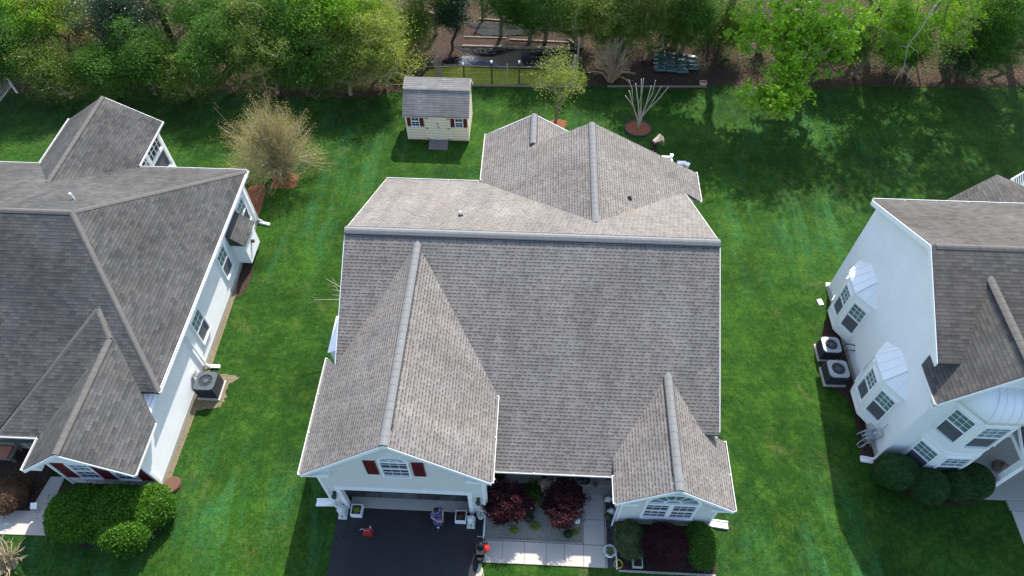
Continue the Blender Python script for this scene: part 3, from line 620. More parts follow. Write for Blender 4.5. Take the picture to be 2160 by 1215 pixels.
mb=MB(); mb.tube([(-19.9,19.9,lB(0,19.9)-.1),(-19.9,19.9,lB(0,19.9)+.35)],.05,10); mb.build('vent_pipe',M['trim'],HL)
# entry posts and steps
mb=MB(); mb.tube([(-19.15,10.7,0),(-19.15,10.7,2.5)],.06,6); mb.tube([(-20.3,10.65,.0),(-20.3,10.65,2.5)],.06,6); mb.build('porch_post',M['barkpale'],HL)
mb=MB(); mb.box(-22,-18.6,11.0,12.38,-.05,.3); mb.build('porch_slab',M['conc2'],HL)
# blue-white dormer at far left edge
mb=MB(); mb.box(-24.2,-22.0,11.2,13.0,3.1,3.5); mb.prism([(-22.5,11.1,3.5),(-21.8,11.1,3.5),(-22.2,11.1,4.2)],(0,1.5,0)); o=mb.build('dormer',M['white'],HL); fixn(o)

# ================================================================ RIGHT HOUSE
HR=thing('two_storey_house','tall two storey white sided house with bay windows at the right','house',(18,17,0))
RRY=16.9; RZR=8.35; fp=.53; rF=lambda x,y: RZR-fp*(RRY-y); bp=.50; rB=lambda x,y: RZR-bp*(y-RRY)
GXr=16.65; GZr=7.8; gp=1.17; rGL=lambda x,y: GZr-gp*(GXr-x); rGR=lambda x,y: GZr-gp*(x-GXr); yv=lambda x,f: RRY-(RZR-f(x,0))/fp
roofplane(HR,[(14.6,RRY),(14.6,13.1),(15.40,13.1),(GXr,yv(GXr,rGL)),(17.90,13.1),(28,13.1),(28,RRY)],rF,M['shR'])
roofplane(HR,[(14.6,RRY),(28,RRY),(28,21.35),(14.6,21.35)],rB,M['shR'])
roofplane(HR,[(GXr,11.95),(GXr,yv(GXr,rGL)),(14.62,13.6),(14.62,11.95)],rGL,M['shR']); roofplane(HR,[(GXr,11.95),(GXr,yv(GXr,rGL)),(18.7,13.6),(18.7,11.95)],rGR,M['shR'])
cap(HR,(14.75,RRY,RZR),(28,RRY,RZR),.27,.01,M['capL']); cap(HR,(GXr,11.95,GZr),(GXr,yv(GXr,rGL)+.1,GZr),.30,.05,M['capL'])
# lower rear roof
apx=at(2100,372,5.6); 
mb=MB(); zz=5.6; a=at(1945,413,4.6); c=at(2300,420,4.6)
mb.prism([(a.x,21.3,4.4),(apx.x,21.3,5.6),(apx.x,apx.y,5.6),(a.x+.3,apx.y-1.0,4.4)],(0,0,.12)); mb.prism([(apx.x,21.3,5.6),(25.5,21.3,4.2),(25.5,apx.y-1.,4.2),(apx.x,apx.y,5.6)],(0,0,.12)); o=mb.build('roof',M['shR'],HR); fixn(o)
mb=MB(); mb.box(a.x+.4,25.2,21.45,apx.y-1.2,0,4.35); wallpart(HR,mb,M['white'])
mb=MB(); mb.prism([(14.85,13.35,0),(14.85,21.2,0),(14.85,21.2,rB(0,21.2)-.2),(14.85,RRY,RZR-.22),(14.85,13.35,rF(0,13.35)-.2)],(13,0,0))
mb.prism([(14.851,12.25,0),(18.45,12.25,0),(18.45,12.25,rGR(18.45,0)-.2),(GXr,12.25,GZr-.3),(14.851,12.25,rGL(14.851,0)-.2)],(0,1.6,0)); wallpart(HR,mb,M['white'])
rake_side(HR,14.597,[(13.1,rF(0,13.1)),(RRY,RZR),(21.35,rB(0,21.35))],.24,-.03)
gutter(HR,(14.6,21.35,rB(0,21.35)),(28,21.35,rB(0,21.35)),(0,1,0)); gutter(HR,(14.62,11.95,rGL(14.62,0)),(14.62,13.6,rGL(14.62,0)),(-1,0,0))
rake(HR,[(14.62,rGL(14.62,0)),(GXr,GZr),(18.7,rGR(18.7,0))],11.947,.24)
mb=MB(); mb.box(14.80,14.92,12.20,12.24,0,4.95); mb.box(14.81,14.848,12.2,12.32,0,4.95); mb.box(14.62,14.85,11.96,12.25,5.05,5.13)
mb.prism([(14.60,13.2,rF(0,13.2)-.26),(14.60,RRY,RZR-.26),(14.60,21.3,rB(0,21.3)-.26),(14.60,21.3,rB(0,21.3)-.3),(14.60,RRY,RZR-.3),(14.60,13.2,rF(0,13.2)-.3)],(.26,0,0)); o=mb.build('corner_board',M['trim'],HR); fixn(o)
mb=MB(); mb.tube([(14.72,12.18,5.0),(14.78,12.17,4.7),(14.78,12.17,.25),(14.55,12.1,.1)],.042,6); mb.build('downspout',M['gutter'],HR)
mb=MB(); mb.box(14.80,14.848,12.3,21.2,0,.3); o=mb.build('foundation',M['foundation'],HR)
def bay(dy):
    """side bay: centre face y 18.4..19.5 at x 14.3, angled flanks"""
    P=[(14.85,20.2+dy),(14.32,19.52+dy),(14.32,18.42+dy),(14.85,17.6+dy)]
    mb=MB(); mb.prism([(x,y,.42) for x,y in P],(0,0,2.93)); B=mb.build('bay_window',M['trim'],HR); fixn(B)
    mb=MB(); e=[(14.85,20.28+dy,3.35),(14.2,19.58+dy,3.35),(14.2,18.36+dy,3.35),(14.85,17.5+dy,3.35)]; t=[(14.85,19.45+dy,4.1),(14.85,18.42+dy,4.1)]
    mb.add(e+t+[(x,y,3.28) for x,y,_ in e],[(0,4,1),(1,4,5,2),(2,5,3),(0,1,7,6),(1,2,8,7),(2,3,9,8),(6,7,8,9),(0,6,9,3),(0,3,5,4)]); r=mb.build('bay_roof',M['steelroof'],B); fixn(r)
    mb=MB(); q=[Vector(k) for k in e]; tt=[Vector(k) for k in t]
    for a,b in ((q[1],tt[0]),(q[2],tt[1]),(q[2],tt[1]),(q[1].lerp(q[2],.33),tt[0].lerp(tt[1],.33)),(q[1].lerp(q[2],.66),tt[0].lerp(tt[1],.66)),(q[2].lerp(q[3],.5),tt[1].lerp(q[3],.25)),(q[0].lerp(q[1],.5),tt[0].lerp(q[0],.25))): mb.tube([a+Vector((0,0,.005)),b+Vector((0,0,.01))],.016,5)
    mb.build('standing_seam',M['gutter'],B)
    # windows: centre and both flanks
    for (x0,y0),(x1,y1) in ((P[1],P[2]),(P[2],P[3]),(P[0],P[1])):
        r=Vector((x1-x0,y1-y0,0)); L_=r.length; r.normalize(); nn=r.cross(Vector((0,0,1)))
        o=Vector((x0,y0,1.15))+r*(L_-.66)/2+Vector((0,0,0)); window(B,o,r,(0,0,1),.66,1.65,3,3,True,M['glassG'],M['screen'],.05,muntin_bottom=False)
    for (x0,y0),(x1,y1) in ((P[1],P[2]),(P[2],P[3]),(P[0],P[1])):
        r=Vector((x1-x0,y1-y0,0)); L_=r.length; r.normalize(); nn=r.cross(Vector((0,0,1))); mb=MB(); o=Vector((x0,y0,.52))
        for a,b,c in ((.08,L_-.16,.03),(.08,.03,.4),(L_-.11,.03,.4)): mb.obox(o+r*a,r*b,Vector((0,0,c)),nn*.02)
        mb.obox(o+r*.08+Vector((0,0,.4)),r*(L_-.16),Vector((0,0,.03)),nn*.02); k=mb.build('panel_trim',M['gutter'],B); fixn(k)
bay(0); bay(-4.35)
# two-storey front bay with curved metal roof
P=[(15.62,12.25),(16.28,11.42),(17.55,11.42),(18.2,12.25)]
mb=MB(); mb.prism([(x,y,.1) for x,y in P],(0,0,5.1)); B=mb.build('bay_window',M['trim'],HR); fixn(B)
mb=MB(); vs=[];N=8
for k in range(N+1):
    t=k/N; s=1-t; z=5.2+1.05*math.sin(t*math.pi/2); ins=1-math.cos(t*math.pi/2)
    for (x,y) in ((15.55,12.25),(16.25,11.34),(17.58,11.34),(18.27,12.25)):
        cx_=16.91; vs.append((cx_+(x-cx_)*(1-.35*ins),12.25-(12.25-y)*(1-ins*1.0),z))
fs=[]
for k in range(N):
    for j in range(3): fs.append((k*4+j,k*4+j+1,k*4+4+j+1,k*4+4+j))
fs.append((0,3,2,1)); mb.add(vs,fs); r=mb.build('bay_roof',M['steelroof'],B,True)
mb=MB()
for fr in (0,.25,.5,.75,1.):
    mb.tube([Vector(vs[k*4+1]).lerp(Vector(vs[k*4+2]),fr)+Vector((0,-.01,.01)) for k in range(N+1)],.016,5)
mb.build('standing_seam',M['gutter'],B)
for (x0,y0),(x1,y1),ww in ((P[0],P[1],.72),(P[1],P[2],.92),(P[2],P[3],.72)):
    r=Vector((x1-x0,y1-y0,0)); L_=r.length; r.normalize()
    for zb in (.55,3.25): window(B,Vector((x0,y0,zb))+r*(L_-ww)/2,r,(0,0,1),ww,1.6,3,3,True,M['glassG'],M['screen'],.06,muntin_bottom=False)
    mb=MB(); nn=r.cross(Vector((0,0,1))); mb.obox(Vector((x0,y0,2.42)),r*L_,Vector((0,0,.07)),nn*.03); k=mb.build('band',M['trim'],B); fixn(k); mb=MB(); mb.obox(Vector((x0,y0,5.02)),r*L_,Vector((0,0,.16)),nn*.04); k=mb.build('band',M['trim'],B); fixn(k)
# front porch of the right house
mb=MB(); mb.box(18.46,24,10.62,13.34,-.05,.17); mb.box(18.2,18.455,10.62,12.24,-.05,.17); mb.box(19.6,24,10.2,10.61,-.05,.09); o=mb.build('porch_slab',M['conc2'],HR); fixn(o)
mb=MB(); mb.box(18.86,19.1,10.98,11.22,.17,2.75); o=mb.build('porch_column',M['trim'],HR)
mb=MB(); mb.box(18.8,19.12,11.2,13.34,2.75,2.93); mb.box(18.8,24,10.9,11.2,2.75,2.93); o=mb.build('porch_beam',M['trim'],HR); fixn(o)
mb=MB(); mb.prism([(18.72,10.74,2.95),(24,10.74,2.95),(24,13.34,3.97),(18.72,13.34,3.97)],(0,0,.1)); o=mb.build('porch_roof',M['shR'],HR); fixn(o); gutter(HR,(18.7,10.74,3.05),(24,10.74,3.05),(0,-1,0)); fascia(HR,(18.70,10.74,3.02),(18.70,13.3,4.03),(-1,0,0),.16)
mb=MB(); mb.ball((19.6,11.9,.45),.28,.28,.3,9,6,.25,4); o=single(mb,'door_wreath',M['bark'],'dark brown wreath or planter on the right house porch','planter')
sheet('walkway',[(19.66,10.18),(19.62,5),(26,5),(26,10.18)],.03,M['conc'],.03)
sheet('mulch_bed',smooth_outline([at(u,v)[:2] for u,v in [(1768,598),(1752,655),(1734,700),(1730,760),(1745,808),(1792,850),(1806,900),(1816,960),(1842,990),(1885,1030),(1945,1058),(2010,1066),(2080,1056),(2148,1046),(2130,1000),(2000,900),(1850,800)]],5,.02),.008,M['mulch'])
# meters and hose reel and AC lines at the right house wall
mb=MB(); mb.box(14.66,14.80,12.75,13.05,.75,1.15); mb.tube([(14.73,12.9,1.15),(14.73,12.9,1.8)],.03,6); mb.box(14.62,14.80,13.2,13.5,.35,.7); mb.tube([(14.75,13.35,.35),(14.7,13.35,.05)],.03,6); mb.ball((14.6,12.9,.95),.09,.05,.09)
o=mb.build('utility_meter',plain('meter_grey',(.45,.47,.48),.5),HR)

# ================================================================ SHED
SH=thing('garden_shed','small pale yellow shed with burgundy shutters at the back of the lawn','shed',(-5.8,32,0))
x0,x1,y0,y1=-7.62,-3.98,31.22,33.75
# profile (y,z): long front slope, flat-ish crest to the rear, like the photo's broken roof
prof=[(31.06,1.98),(32.28,2.98),(33.05,3.18),(33.95,2.2)]
mb=MB(); mb.prism([(x0,y0,.12),(x0,y1,.12),(x0,y1,2.2),(x0,33.0,3.02),(x0,32.3,2.86),(x0,y0,2.0)],(x1-x0,0,0)); o=wallpart(SH,mb,M['shed_wall'])
mb=MB()
for (a,za),(b,zb) in zip(prof[:-1],prof[1:]): mb.prism([(x0-.1,a,za-.07),(x0-.1,b,zb-.07),(x0-.1,b,zb),(x0-.1,a,za)],(x1-x0+.2,0,0))
o=mb.build('roof',M['shed_sh'],SH); fixn(o)
cap(SH,(x0-.1,32.28,2.985),(x1+.1,32.28,2.985),.2,.0,M['shed_sh'])
mb=MB()
for x in (x0-.105,x1+.085):
    for (a,za),(b,zb) in zip(prof[:-1],prof[1:]): mb.prism([(x,a,za-.14),(x,b,zb-.14),(x,b,zb-.005),(x,a,za-.005)],(.02,0,0))
mb.box(x0-.1,x1+.1,31.07,31.1,1.86,1.98)
for x in (x0-.01,x1-.09): mb.box(x,x+.1,y0-.02,y0+.08,.12,1.95)
o=mb.build('trim',plain('shed_trim',(.76,.72,.60),.5),SH); fixn(o)
dt=plain('shed_door_trim',(.70,.72,.66),.5)
for xa,xb,nm in ((-6.46,-5.77,'door'),(-5.75,-5.06,'door')):
    mb=MB(); mb.box(xa,xb,y0-.035,y0-.004,.14,1.84); d=mb.build(nm,M['shed_wall'],SH)
    mb=MB(); mb.box(xa,xa+.07,y0-.055,y0-.036,.14,1.84); mb.box(xb-.07,xb,y0-.055,y0-.036,.14,1.84); mb.build('door_trim',dt,d)
    mb=MB(); hx=xa if xa<-6 else xb-.14
    for z in (.2,1.0,1.72): mb.box(hx,hx+.16,y0-.075,y0-.056,z,z+.05)
    mb.build('hinge',M['capline'],d)
mb=MB(); mb.tube([(-5.72,y0-.1,1.05),(-5.72,y0-.1,1.2)],.02,6); mb.box(-5.8,-5.7,y0-.09,y0-.056,1.35,1.4); mb.build('handle',M['capline'],SH)
for xa in (-7.26,-4.72):
    window(SH,(xa,y0,1.15),(1,0,0),(0,0,1),.42,.68,2,2,True,M['glass'],M['glass'],.035)
    for q in (xa-.27,xa+.47): shutter(SH,(q,y0-.003,1.12),(1,0,0),(0,0,1),.22,.74)
mb=MB(); mb.box(x0+.05,x1-.05,y0+.05,y1-.05,0,.12); mb.build('skid_base',M['bark'],SH)
mb=MB(); gw=plain('weathered_ramp_wood',(.17,.158,.15),.9,.1,.35,5)
for i in range(5): mb.obox((-6.33,31.2-.155*(i+1),.14-.022*(i+1)),(1.12,0,0),(0,.15,.02),(0,0,.03))
mb.build('ramp',gw,SH)

# ================================================================ AC UNITS
grey=plain('ac_grey',(.075,.09,.10),.65,.15,.08); dk=plain('ac_louver',(.035,.038,.045),.5,.3,.1); pad=M['conc']
def ac_unit(x,y,w=.82,h=.82,label='',top=None,rot=0):
    t=thing('air_conditioner',label,'air conditioner',(x,y,0),'outdoor air conditioners')
    h2=w/2
    mb=MB(); mb.box(x-h2-.06,x+h2+.06,y-h2-.06,y+h2+.06,0,.08); mb.build('pad',pad,t)
    mb=MB(); mb.box(x-h2+.02,x+h2-.02,y-h2+.02,y+h2-.02,.08,h-.06)
    for i in range(14):
        z=.13+i*(h-.22)/14; mb.box(x-h2,x+h2,y-h2,y-h2+.02,z,z+.022); mb.box(x-h2,x+h2,y+h2-.02,y+h2,z,z+.022); mb.box(x-h2,x-h2+.02,y-h2+.02,y+h2-.02,z,z+.022); mb.box(x+h2-.02,x+h2,y-h2+.02,y+h2-.02,z,z+.022)
    mb.build('cabinet',dk,t)
    # lid: square plate with round opening
    mb=MB(); N=32; r=h2*.70; zt=h; ring=[]; sq=[]
    for k in range(N):
        a=2*math.pi*k/N; ca,sa=math.cos(a),math.sin(a); ring.append((x+r*ca,y+r*sa)); e=max(abs(ca),abs(sa)); f=h2*1.02/e; f=min(f,h2*1.28); sq.append((x+f*ca,y+f*sa))
    vs=[(a,b,zt) for a,b in ring]+[(a,b,zt-.01) for a,b in sq]+[(a,b,zt-.08) for a,b in sq]+[(a,b,zt-.14) for a,b in ring]
    fs=[]
    for k in range(N):
        j=(k+1)%N; fs+=[(k,N+k,N+j,j),(N+k,2*N+k,2*N+j,N+j),(3*N+k,k,j,3*N+j)]
    mb.add(vs,fs); mb.build('lid',top or grey,t)
    mb=MB(); mb.add([(a,b,zt-.13) for a,b in ring],[tuple(range(N))]); mb.build('fan_well',dk,t)
    mb=MB(); mb.lathe((x,y,zt-.05),[(.11,0),(.11,.03),(.08,.045)],16)
    for q in (.45,.62,.8,.95):
        mb.tube([(x+r*q*math.cos(2*math.pi*k/24),y+r*q*math.sin(2*math.pi*k/24),zt-.015) for k in range(25)],.006,4,False)
    for k in range(8):
        a=math.pi*k/4; mb.tube([(x+.1*math.cos(a),y+.1*math.sin(a),zt-.018),(x+r*math.cos(a),y+r*math.sin(a),zt-.018)],.006,4)
    mb.build('fan_guard',grey,t)
    mb=MB()
    for k in range(4):
        a=math.pi*k/2+.4; c,s=math.cos(a),math.sin(a); mb.add([(x+.06*c,y+.06*s,zt-.09),(x+r*.9*c-.08*s,y+r*.9*s+.08*c,zt-.11),(x+r*.9*c+.10*s,y+r*.9*s-.10*c,zt-.07)],[(0,1,2)])
    mb.build('fan_blade',plain('fan_blade_grey',(.12,.13,.15),.4),t)
    return t
p=at(450,784,.85); ac_unit(-14.15,14.1,.88,.92,'air conditioner beside the white left house on a pale pad')
mb=MB(); mb.box(-14.80,-14.72,14.35,14.55,.75,1.05); mb.tube([(-14.75,14.4,.75),(-14.7,14.4,.25),(-14.55,14.3,.2)],.02,6); single(mb,'disconnect_box',plain('box_grey',(.5,.5,.5)),'small grey electrical box behind the left air conditioner','electrical box')
lg=plain('ac_light',(.27,.30,.32),.4,.4,.05)
ac_unit(13.87,17.33,.80,.80,'upper of the two air conditioners beside the bay windows',lg); ac_unit(13.88,16.05,.86,.82,'lower of the two air conditioners beside the bay windows',lg)
ac_unit(7.62,12.75,.8,.85,'air conditioner half hidden behind the right eave of the central house',lg)
mb=MB(); mb.tube([(14.3,17.2,.5),(14.45,17.3,.9),(14.7,17.25,1.0),(14.84,17.2,.95)],.025,6); mb.tube([(14.2,16.3,.3),(14.35,16.9,.35),(14.5,17.05,.8),(14.84,17.0,.85)],.025,6)
single(mb,'refrigerant_line',M['capline'],'black insulated pipes looping from the two air conditioners to the white wall','pipe')
hc=at(1829,922,.35); X,Y=hc.x,hc.y; hr=thing('hose_reel','grey hose reel with coiled hose at the white wall below the lower bay window','hose reel',(X,Y,0)); mb=MB()
for s in (-.28,.28): mb.tube([(X-.22,Y+s,0),(X,Y+s,.55),(X+.2,Y+s,0)],.025,6); mb.lathe((X,Y+s,.0),[(.01,.0),(.01,.01)],6)
mb.tube([(X,Y-.3,.38),(X,Y+.3,.38)],.05,8); mb.box(X-.02,X+.3,Y-.2,Y+.2,.55,.59); mb.build('reel_frame',lg,hr)
mb=MB(); pts=[]
for k in range(150):
    a=k*.42; pts.append((X+.19*math.cos(a),Y-.2+.4*((k/37)%1 if int(k/37)%2==0 else 1-(k/37)%1),.38+.19*math.sin(a)))
mb.tube(pts,.018,5); mb.tube([(X-.2,Y-.1,.3),(X-.35,Y-.2,.03),(X-.3,Y-.35,.03),(X-.1,Y-.3,.03),(X,Y-.15,.1)],.018,5); mb.build('hose',plain('hose_grey',(.33,.36,.36),.5),hr)
# splash blocks
def splash(x,y,ang,label,L1=.75,w=.3):
    c,s=math.cos(ang),math.sin(ang); d=Vector((c,s,0)); n=Vector((-s,c,0)); o=Vector((x,y,.0)); mb=MB()
    mb.obox(o-n*w/2,d*L1,n*w,Vector((0,0,.05))); mb.obox(o-n*w/2+Vector((0,0,.05)),d*L1,n*.035,Vector((0,0,.06))); mb.obox(o+n*(w/2-.035)+Vector((0,0,.05)),d*L1,n*.035,Vector((0,0,.06))); mb.obox(o-n*(w/2-.035)+Vector((0,0,.05)),d*.035,n*(w-.07),Vector((0,0,.07)))
    return single(mb,'splash_block',M['trim'],label,'splash block','splash blocks under downspouts')
splash(-7.6,9.28,math.pi+.05,'white splash block left of the open garage'); splash(7.42,9.15,-.1,'white splash block right of the arched window wall')
splash(-14.72,15.3,.02,'narrow white splash block behind the left air conditioner',.55,.16); splash(-14.72,24.25,-.25,'white splash block at the far end of the left house wall',.6,.14); splash(14.75,12.05,math.pi-.15,'white splash block by the largest round shrub',.6,.24)
q=at(1733,639); mb=MB(); mb.obox((q.x-.15,q.y-.17,0),(.22,.05,0),(-.06,.34,0),(0,0,.05)); single(mb,'paving_block',M['trim'],'lone white block lying on the lawn by the upper bay window','block')
q=at(1755,606); splash(q.x,q.y+.1,math.pi,'small white splash block at the rear corner of the right house',.3,.2)

# ================================================================ VEGETATION
def leafmesh(name,pts,size,seed,mat,parent,asp=.55,up=.35,var=.4):
    rg=np.random.default_rng(seed); P=np.asarray(pts,dtype=np.float32); n=len(P)
    N=rg.normal(size=(n,3)); N[:,2]=np.abs(N[:,2])+up; N/=np.linalg.norm(N,axis=1)[:,None]
    a=rg.normal(size=(n,3)); a-=N*np.sum(a*N,1)[:,None]; a/=np.linalg.norm(a,axis=1)[:,None]; b=np.cross(N,a)
    s=(size*(1+rg.uniform(-var,var,n)))[:,None]; 
    v=np.empty((n,4,3),dtype=np.float32); v[:,0]=P-a*s*.5; v[:,1]=P-b*s*asp*.5; v[:,2]=P+a*s*.5; v[:,3]=P+b*s*asp*.5
    off=Vector((0,0,0)); p=parent
    while p is not None: off+=p.location; p=p.parent
    v=v.reshape(-1,3)-np.array(off,dtype=np.float32)
    me=bpy.data.meshes.new(name); me.vertices.add(4*n); me.vertices.foreach_set('co',v.astype(np.float32).ravel())
    me.loops.add(4*n); me.loops.foreach_set('vertex_index',np.arange(4*n,dtype=np.int32)); me.polygons.add(n)
    me.polygons.foreach_set('loop_start',np.arange(0,4*n,4,dtype=np.int32)); me.polygons.foreach_set('loop_total',np.full(n,4,dtype=np.int32))
    me.update(); me.validate(); me.materials.append(mat); o=bpy.data.objects.new(name,me); C.objects.link(o); o.parent=parent; return o
def skeleton(base,tips,th,seed,r0,wig=.12,trunk_top=None):
    """connect every tip to the nearest node of the growing tree; returns tubes and the tip list"""
    rg=random.Random(seed); base=Vector(base); tt=Vector(trunk_top) if trunk_top else base+Vector((0,0,th))
    nodes=[base]; par=[-1]; n=max(2,int(th/.5))
    for i in range(1,n+1):
        t=i/n; nodes.append(base.lerp(tt,t)+Vector((rg.uniform(-1,1),rg.uniform(-1,1),0))*wig*.5*(t if t<1 else 0)); par.append(len(nodes)-2)
    tips=sorted([Vector(t) for t in tips],key=lambda t:(t-tt).length); ends=[]
    arr=[tuple(x) for x in nodes]
    for t in tips:
        A=np.array(arr); d=np.linalg.norm(A-np.array(t),axis=1)+np.maximum(0,A[:,2]-t.z)*1.2
        d[0:n//2+1]+=50 if n>2 else 0
        j=int(np.argmin(d)); p=nodes[j]; L_=(t-p).length; k=max(1,min(5,int(L_/.45))); last=j
        mid=Vector((0,0,-.12*L_))
        for i in range(1,k+1):
            s=i/k; q=p.lerp(t,s)+mid*math.sin(math.pi*s)*-.5+Vector((rg.uniform(-1,1),rg.uniform(-1,1),rg.uniform(-1,1)))*wig*L_*.25*(s<1)
            nodes.append(q); arr.append(tuple(q)); par.append(last); last=len(nodes)-1
        ends.append(last)
    wgt=[0]*len(nodes)
    for e in ends: wgt[e]+=1
    for i in range(len(nodes)-1,0,-1): wgt[par[i]]+=wgt[i]
    tot=max(1,wgt[0]); rad=[max(.008,r0*(w_/tot)**.45) for w_ in wgt]
    mb=MB()
    for i in range(1,len(nodes)):
        if (nodes[i]-nodes[par[i]]).length<1e-4: continue
        mb.tube([nodes[par[i]],nodes[i]],[min(rad[par[i]],rad[i]*1.35),rad[i]],5 if rad[i]>.03 else 3,False)
    return mb,[nodes[e] for e in ends],nodes
def ellip_tips(c,r,n,seed,shell=.6,flat=0,lumps=0):
    rg=np.random.default_rng(seed); out=[]
    lob=[rg.normal(size=3) for _ in range(lumps)]; lob=[l/np.linalg.norm(l) for l in lob]
    while len(out)<n:
        d=rg.normal(size=3); d/=np.linalg.norm(d)
        if d[2]<-.55 and rg.random()<.7: continue
        k=shell+(1-shell)*rg.random()
        if rg.random()<.25: k*=rg.random()
        if lumps:
            m=max(float(np.dot(d,l)) for l in lob); k*=.52+.58*max(0,m)**2
        out.append(Vector((c[0]+d[0]*r[0]*k,c[1]+d[1]*r[1]*k,c[2]+d[2]*r[2]*k)))
    return out
def tree(name,label,cat,base,c,r,ntips,perleaf,size,leaf,seed,bark='bark',r0=.16,spread=.35,th=None,group=None,shell=.6,lumps=5,asp=.55,wig=.12,trunk='trunk',crown='crown',tips=None,up=.35):
    base=Vector(base); t=thing(name,label,cat,base,group)
    tips=tips or ellip_tips(c,r,ntips,seed,shell,0,lumps); th=th or max(.3,(c[2]-r[2])*.9)
    mb,ends,nodes=skeleton(base,tips,th,seed,r0,wig,(base.x*.7+c[0]*.3,base.y*.7+c[1]*.3,th) if th>1 else None); mb.build(trunk,M[bark],t,True)
    if perleaf:
        rg=np.random.default_rng(seed+7); E_=np.array([tuple(e) for e in ends]); P=np.repeat(E_,perleaf,0)
        sp=spread*rg.uniform(.5,1.25,(len(E_),1)); P=P+rg.normal(size=P.shape)*np.repeat(sp,perleaf,0)*np.array([1,1,.6])
        P=P[P[:,2]>.03]
        leafmesh(crown,P,size,seed,L[leaf],t,asp,up)
    return t
def copy_tree(o,parent=None):
    c=o.copy(); C.objects.link(c); c.parent=parent
    for ch in [x for x in bpy.data.objects if x.parent==o]: copy_tree(ch,c)
    return c
def bush(name,label,cat,c,r,n,size,leaf,seed,group=None,core=True,asp=.6,lumps=6,rough=.10):
    """dense clipped or mounded shrub: leaves crowd its outer skin, a few stems inside"""
    base=(c[0],c[1],0); t=thing(name,label,cat,base,group); rg=np.random.default_rng(seed)
    d=rg.normal(size=(n,3)); d/=np.linalg.norm(d,axis=1)[:,None]; d=d[d[:,2]>-.75]
    lob=rg.normal(size=(lumps,3)); lob/=np.linalg.norm(lob,axis=1)[:,None] if lumps else 1
    m=np.max(d@lob.T,axis=1) if lumps else np.ones(len(d)); k=(1-.26*(1-np.clip((m-.62)/.38,0,1)**.8)) if lumps else np.ones(len(d)); k=k*(1-rough*np.abs(rg.normal(size=len(d)))*.8); st_=rg.random(len(d))<.05; k=np.where(st_ & (lumps>0),k*rg.uniform(1.04,1.22,len(d)),k)
    P=d*k[:,None]*np.array(r)+np.array(c); P=P[P[:,2]>.02]
    leafmesh('foliage',P,size,seed,L[leaf],t,asp,.3)
    if core:
        mb=MB(); mb.ball(c,r[0]*(.66 if lumps else .78),r[1]*(.66 if lumps else .78),r[2]*(.66 if lumps else .78),14,9,.05,seed); mb.build('inner_foliage',L[leaf],t,True)
    mb=MB()
    for k_ in range(6):
        a=k_*1.05+seed; mb.tube([(c[0]+.05*math.cos(a),c[1]+.05*math.sin(a),0),(c[0]+r[0]*.6*math.cos(a),c[1]+r[1]*.6*math.sin(a),c[2])],[.03,.012],4)
    mb.build('stem',M['bark'],t); return t

# ---- Japanese maples at the entry
for (u,v,rr,sd,lab) in ((1066,1060,(1.0,.95,.75),11,'maroon leaved maple beside the garage corner'),(1190,1058,(.82,1.0,.75),12,'maroon leaved maple between gravel and the straight walk')):
    c=at(u,v,1.25); tree('japanese_maple',lab,'tree',(c.x,c.y,0),(c.x,c.y,1.15),rr,150,150,.075,'maroon',sd,'barkdark',.07,.12,.35,'maroon maples',.55,6,.5)
c=at(1401,1148,.7); bush('burgundy_shrub','round dark burgundy shrub under the arched window','shrub',(c.x,c.y,.72),(.95,.85,.72),15000,.06,'maroon',21,None,True,.4,26,.16)
c=at(1330,1140,.45); bush('leafy_shrub','speckled grey green shrub left of the burgundy shrub','shrub',(c.x,c.y+.05,.42),(.68,.8,.42),10000,.05,'vari',22,None,True,.6,26,.2)
c=at(1478,1150,.5); bush('leafy_shrub','dark green shrub right of the burgundy shrub','shrub',(c.x,c.y,.5),(.7,.95,.52),10000,.065,'mid',23,None,True,.6,26,.2)
# ---- hedge and purple shrub by the left house
for (u,v,r,sd,lab) in ((170,1083,(1.35,1.15,.85),31,'left mound of the green hedge below the left house window'),(245,1075,(1.2,1.0,.9),32,'rear middle mound of the green hedge below the left house window'),(318,1068,(.9,.9,.8),33,'sunlit right mound of the green hedge at the house corner'),(262,1128,(1.05,.75,.7),34,'front mound of the green hedge bulging onto the lawn')):
    c=at(u,v,.8); bush('hedge_shrub',lab,'shrub',(c.x,c.y,.8),r,17000,.085,'hedge',sd,'hedge mounds below the left house',True,.6,34,.13)
c=at(22,1040,.5); bush('bronze_shrub','bronze purple shrub in the dark mulch at far left','shrub',(c.x,c.y,.5),(.85,.9,.55),9000,.055,'bronze',35)
# ---- boxwoods
for (u,v,r,sd,lab) in ((1890,990,(.90,.74,.74),41,'largest clipped round shrub, nearest the house corner'),(1960,1020,(.76,.72,.72),42,'clipped round shrub second from the left in front of the bay'),(2018,1018,(.60,.62,.66),43,'smallest clipped round shrub, third from the left'),(2056,1010,(.68,.72,.75),44,'clipped round shrub beside the porch column')):
    c=at(u,v+4,.75); bush('boxwood_shrub',lab,'shrub',(c.x,c.y,.72),r,16000,.05,'box',sd,'clipped round boxwoods',True,.7,0,.035)
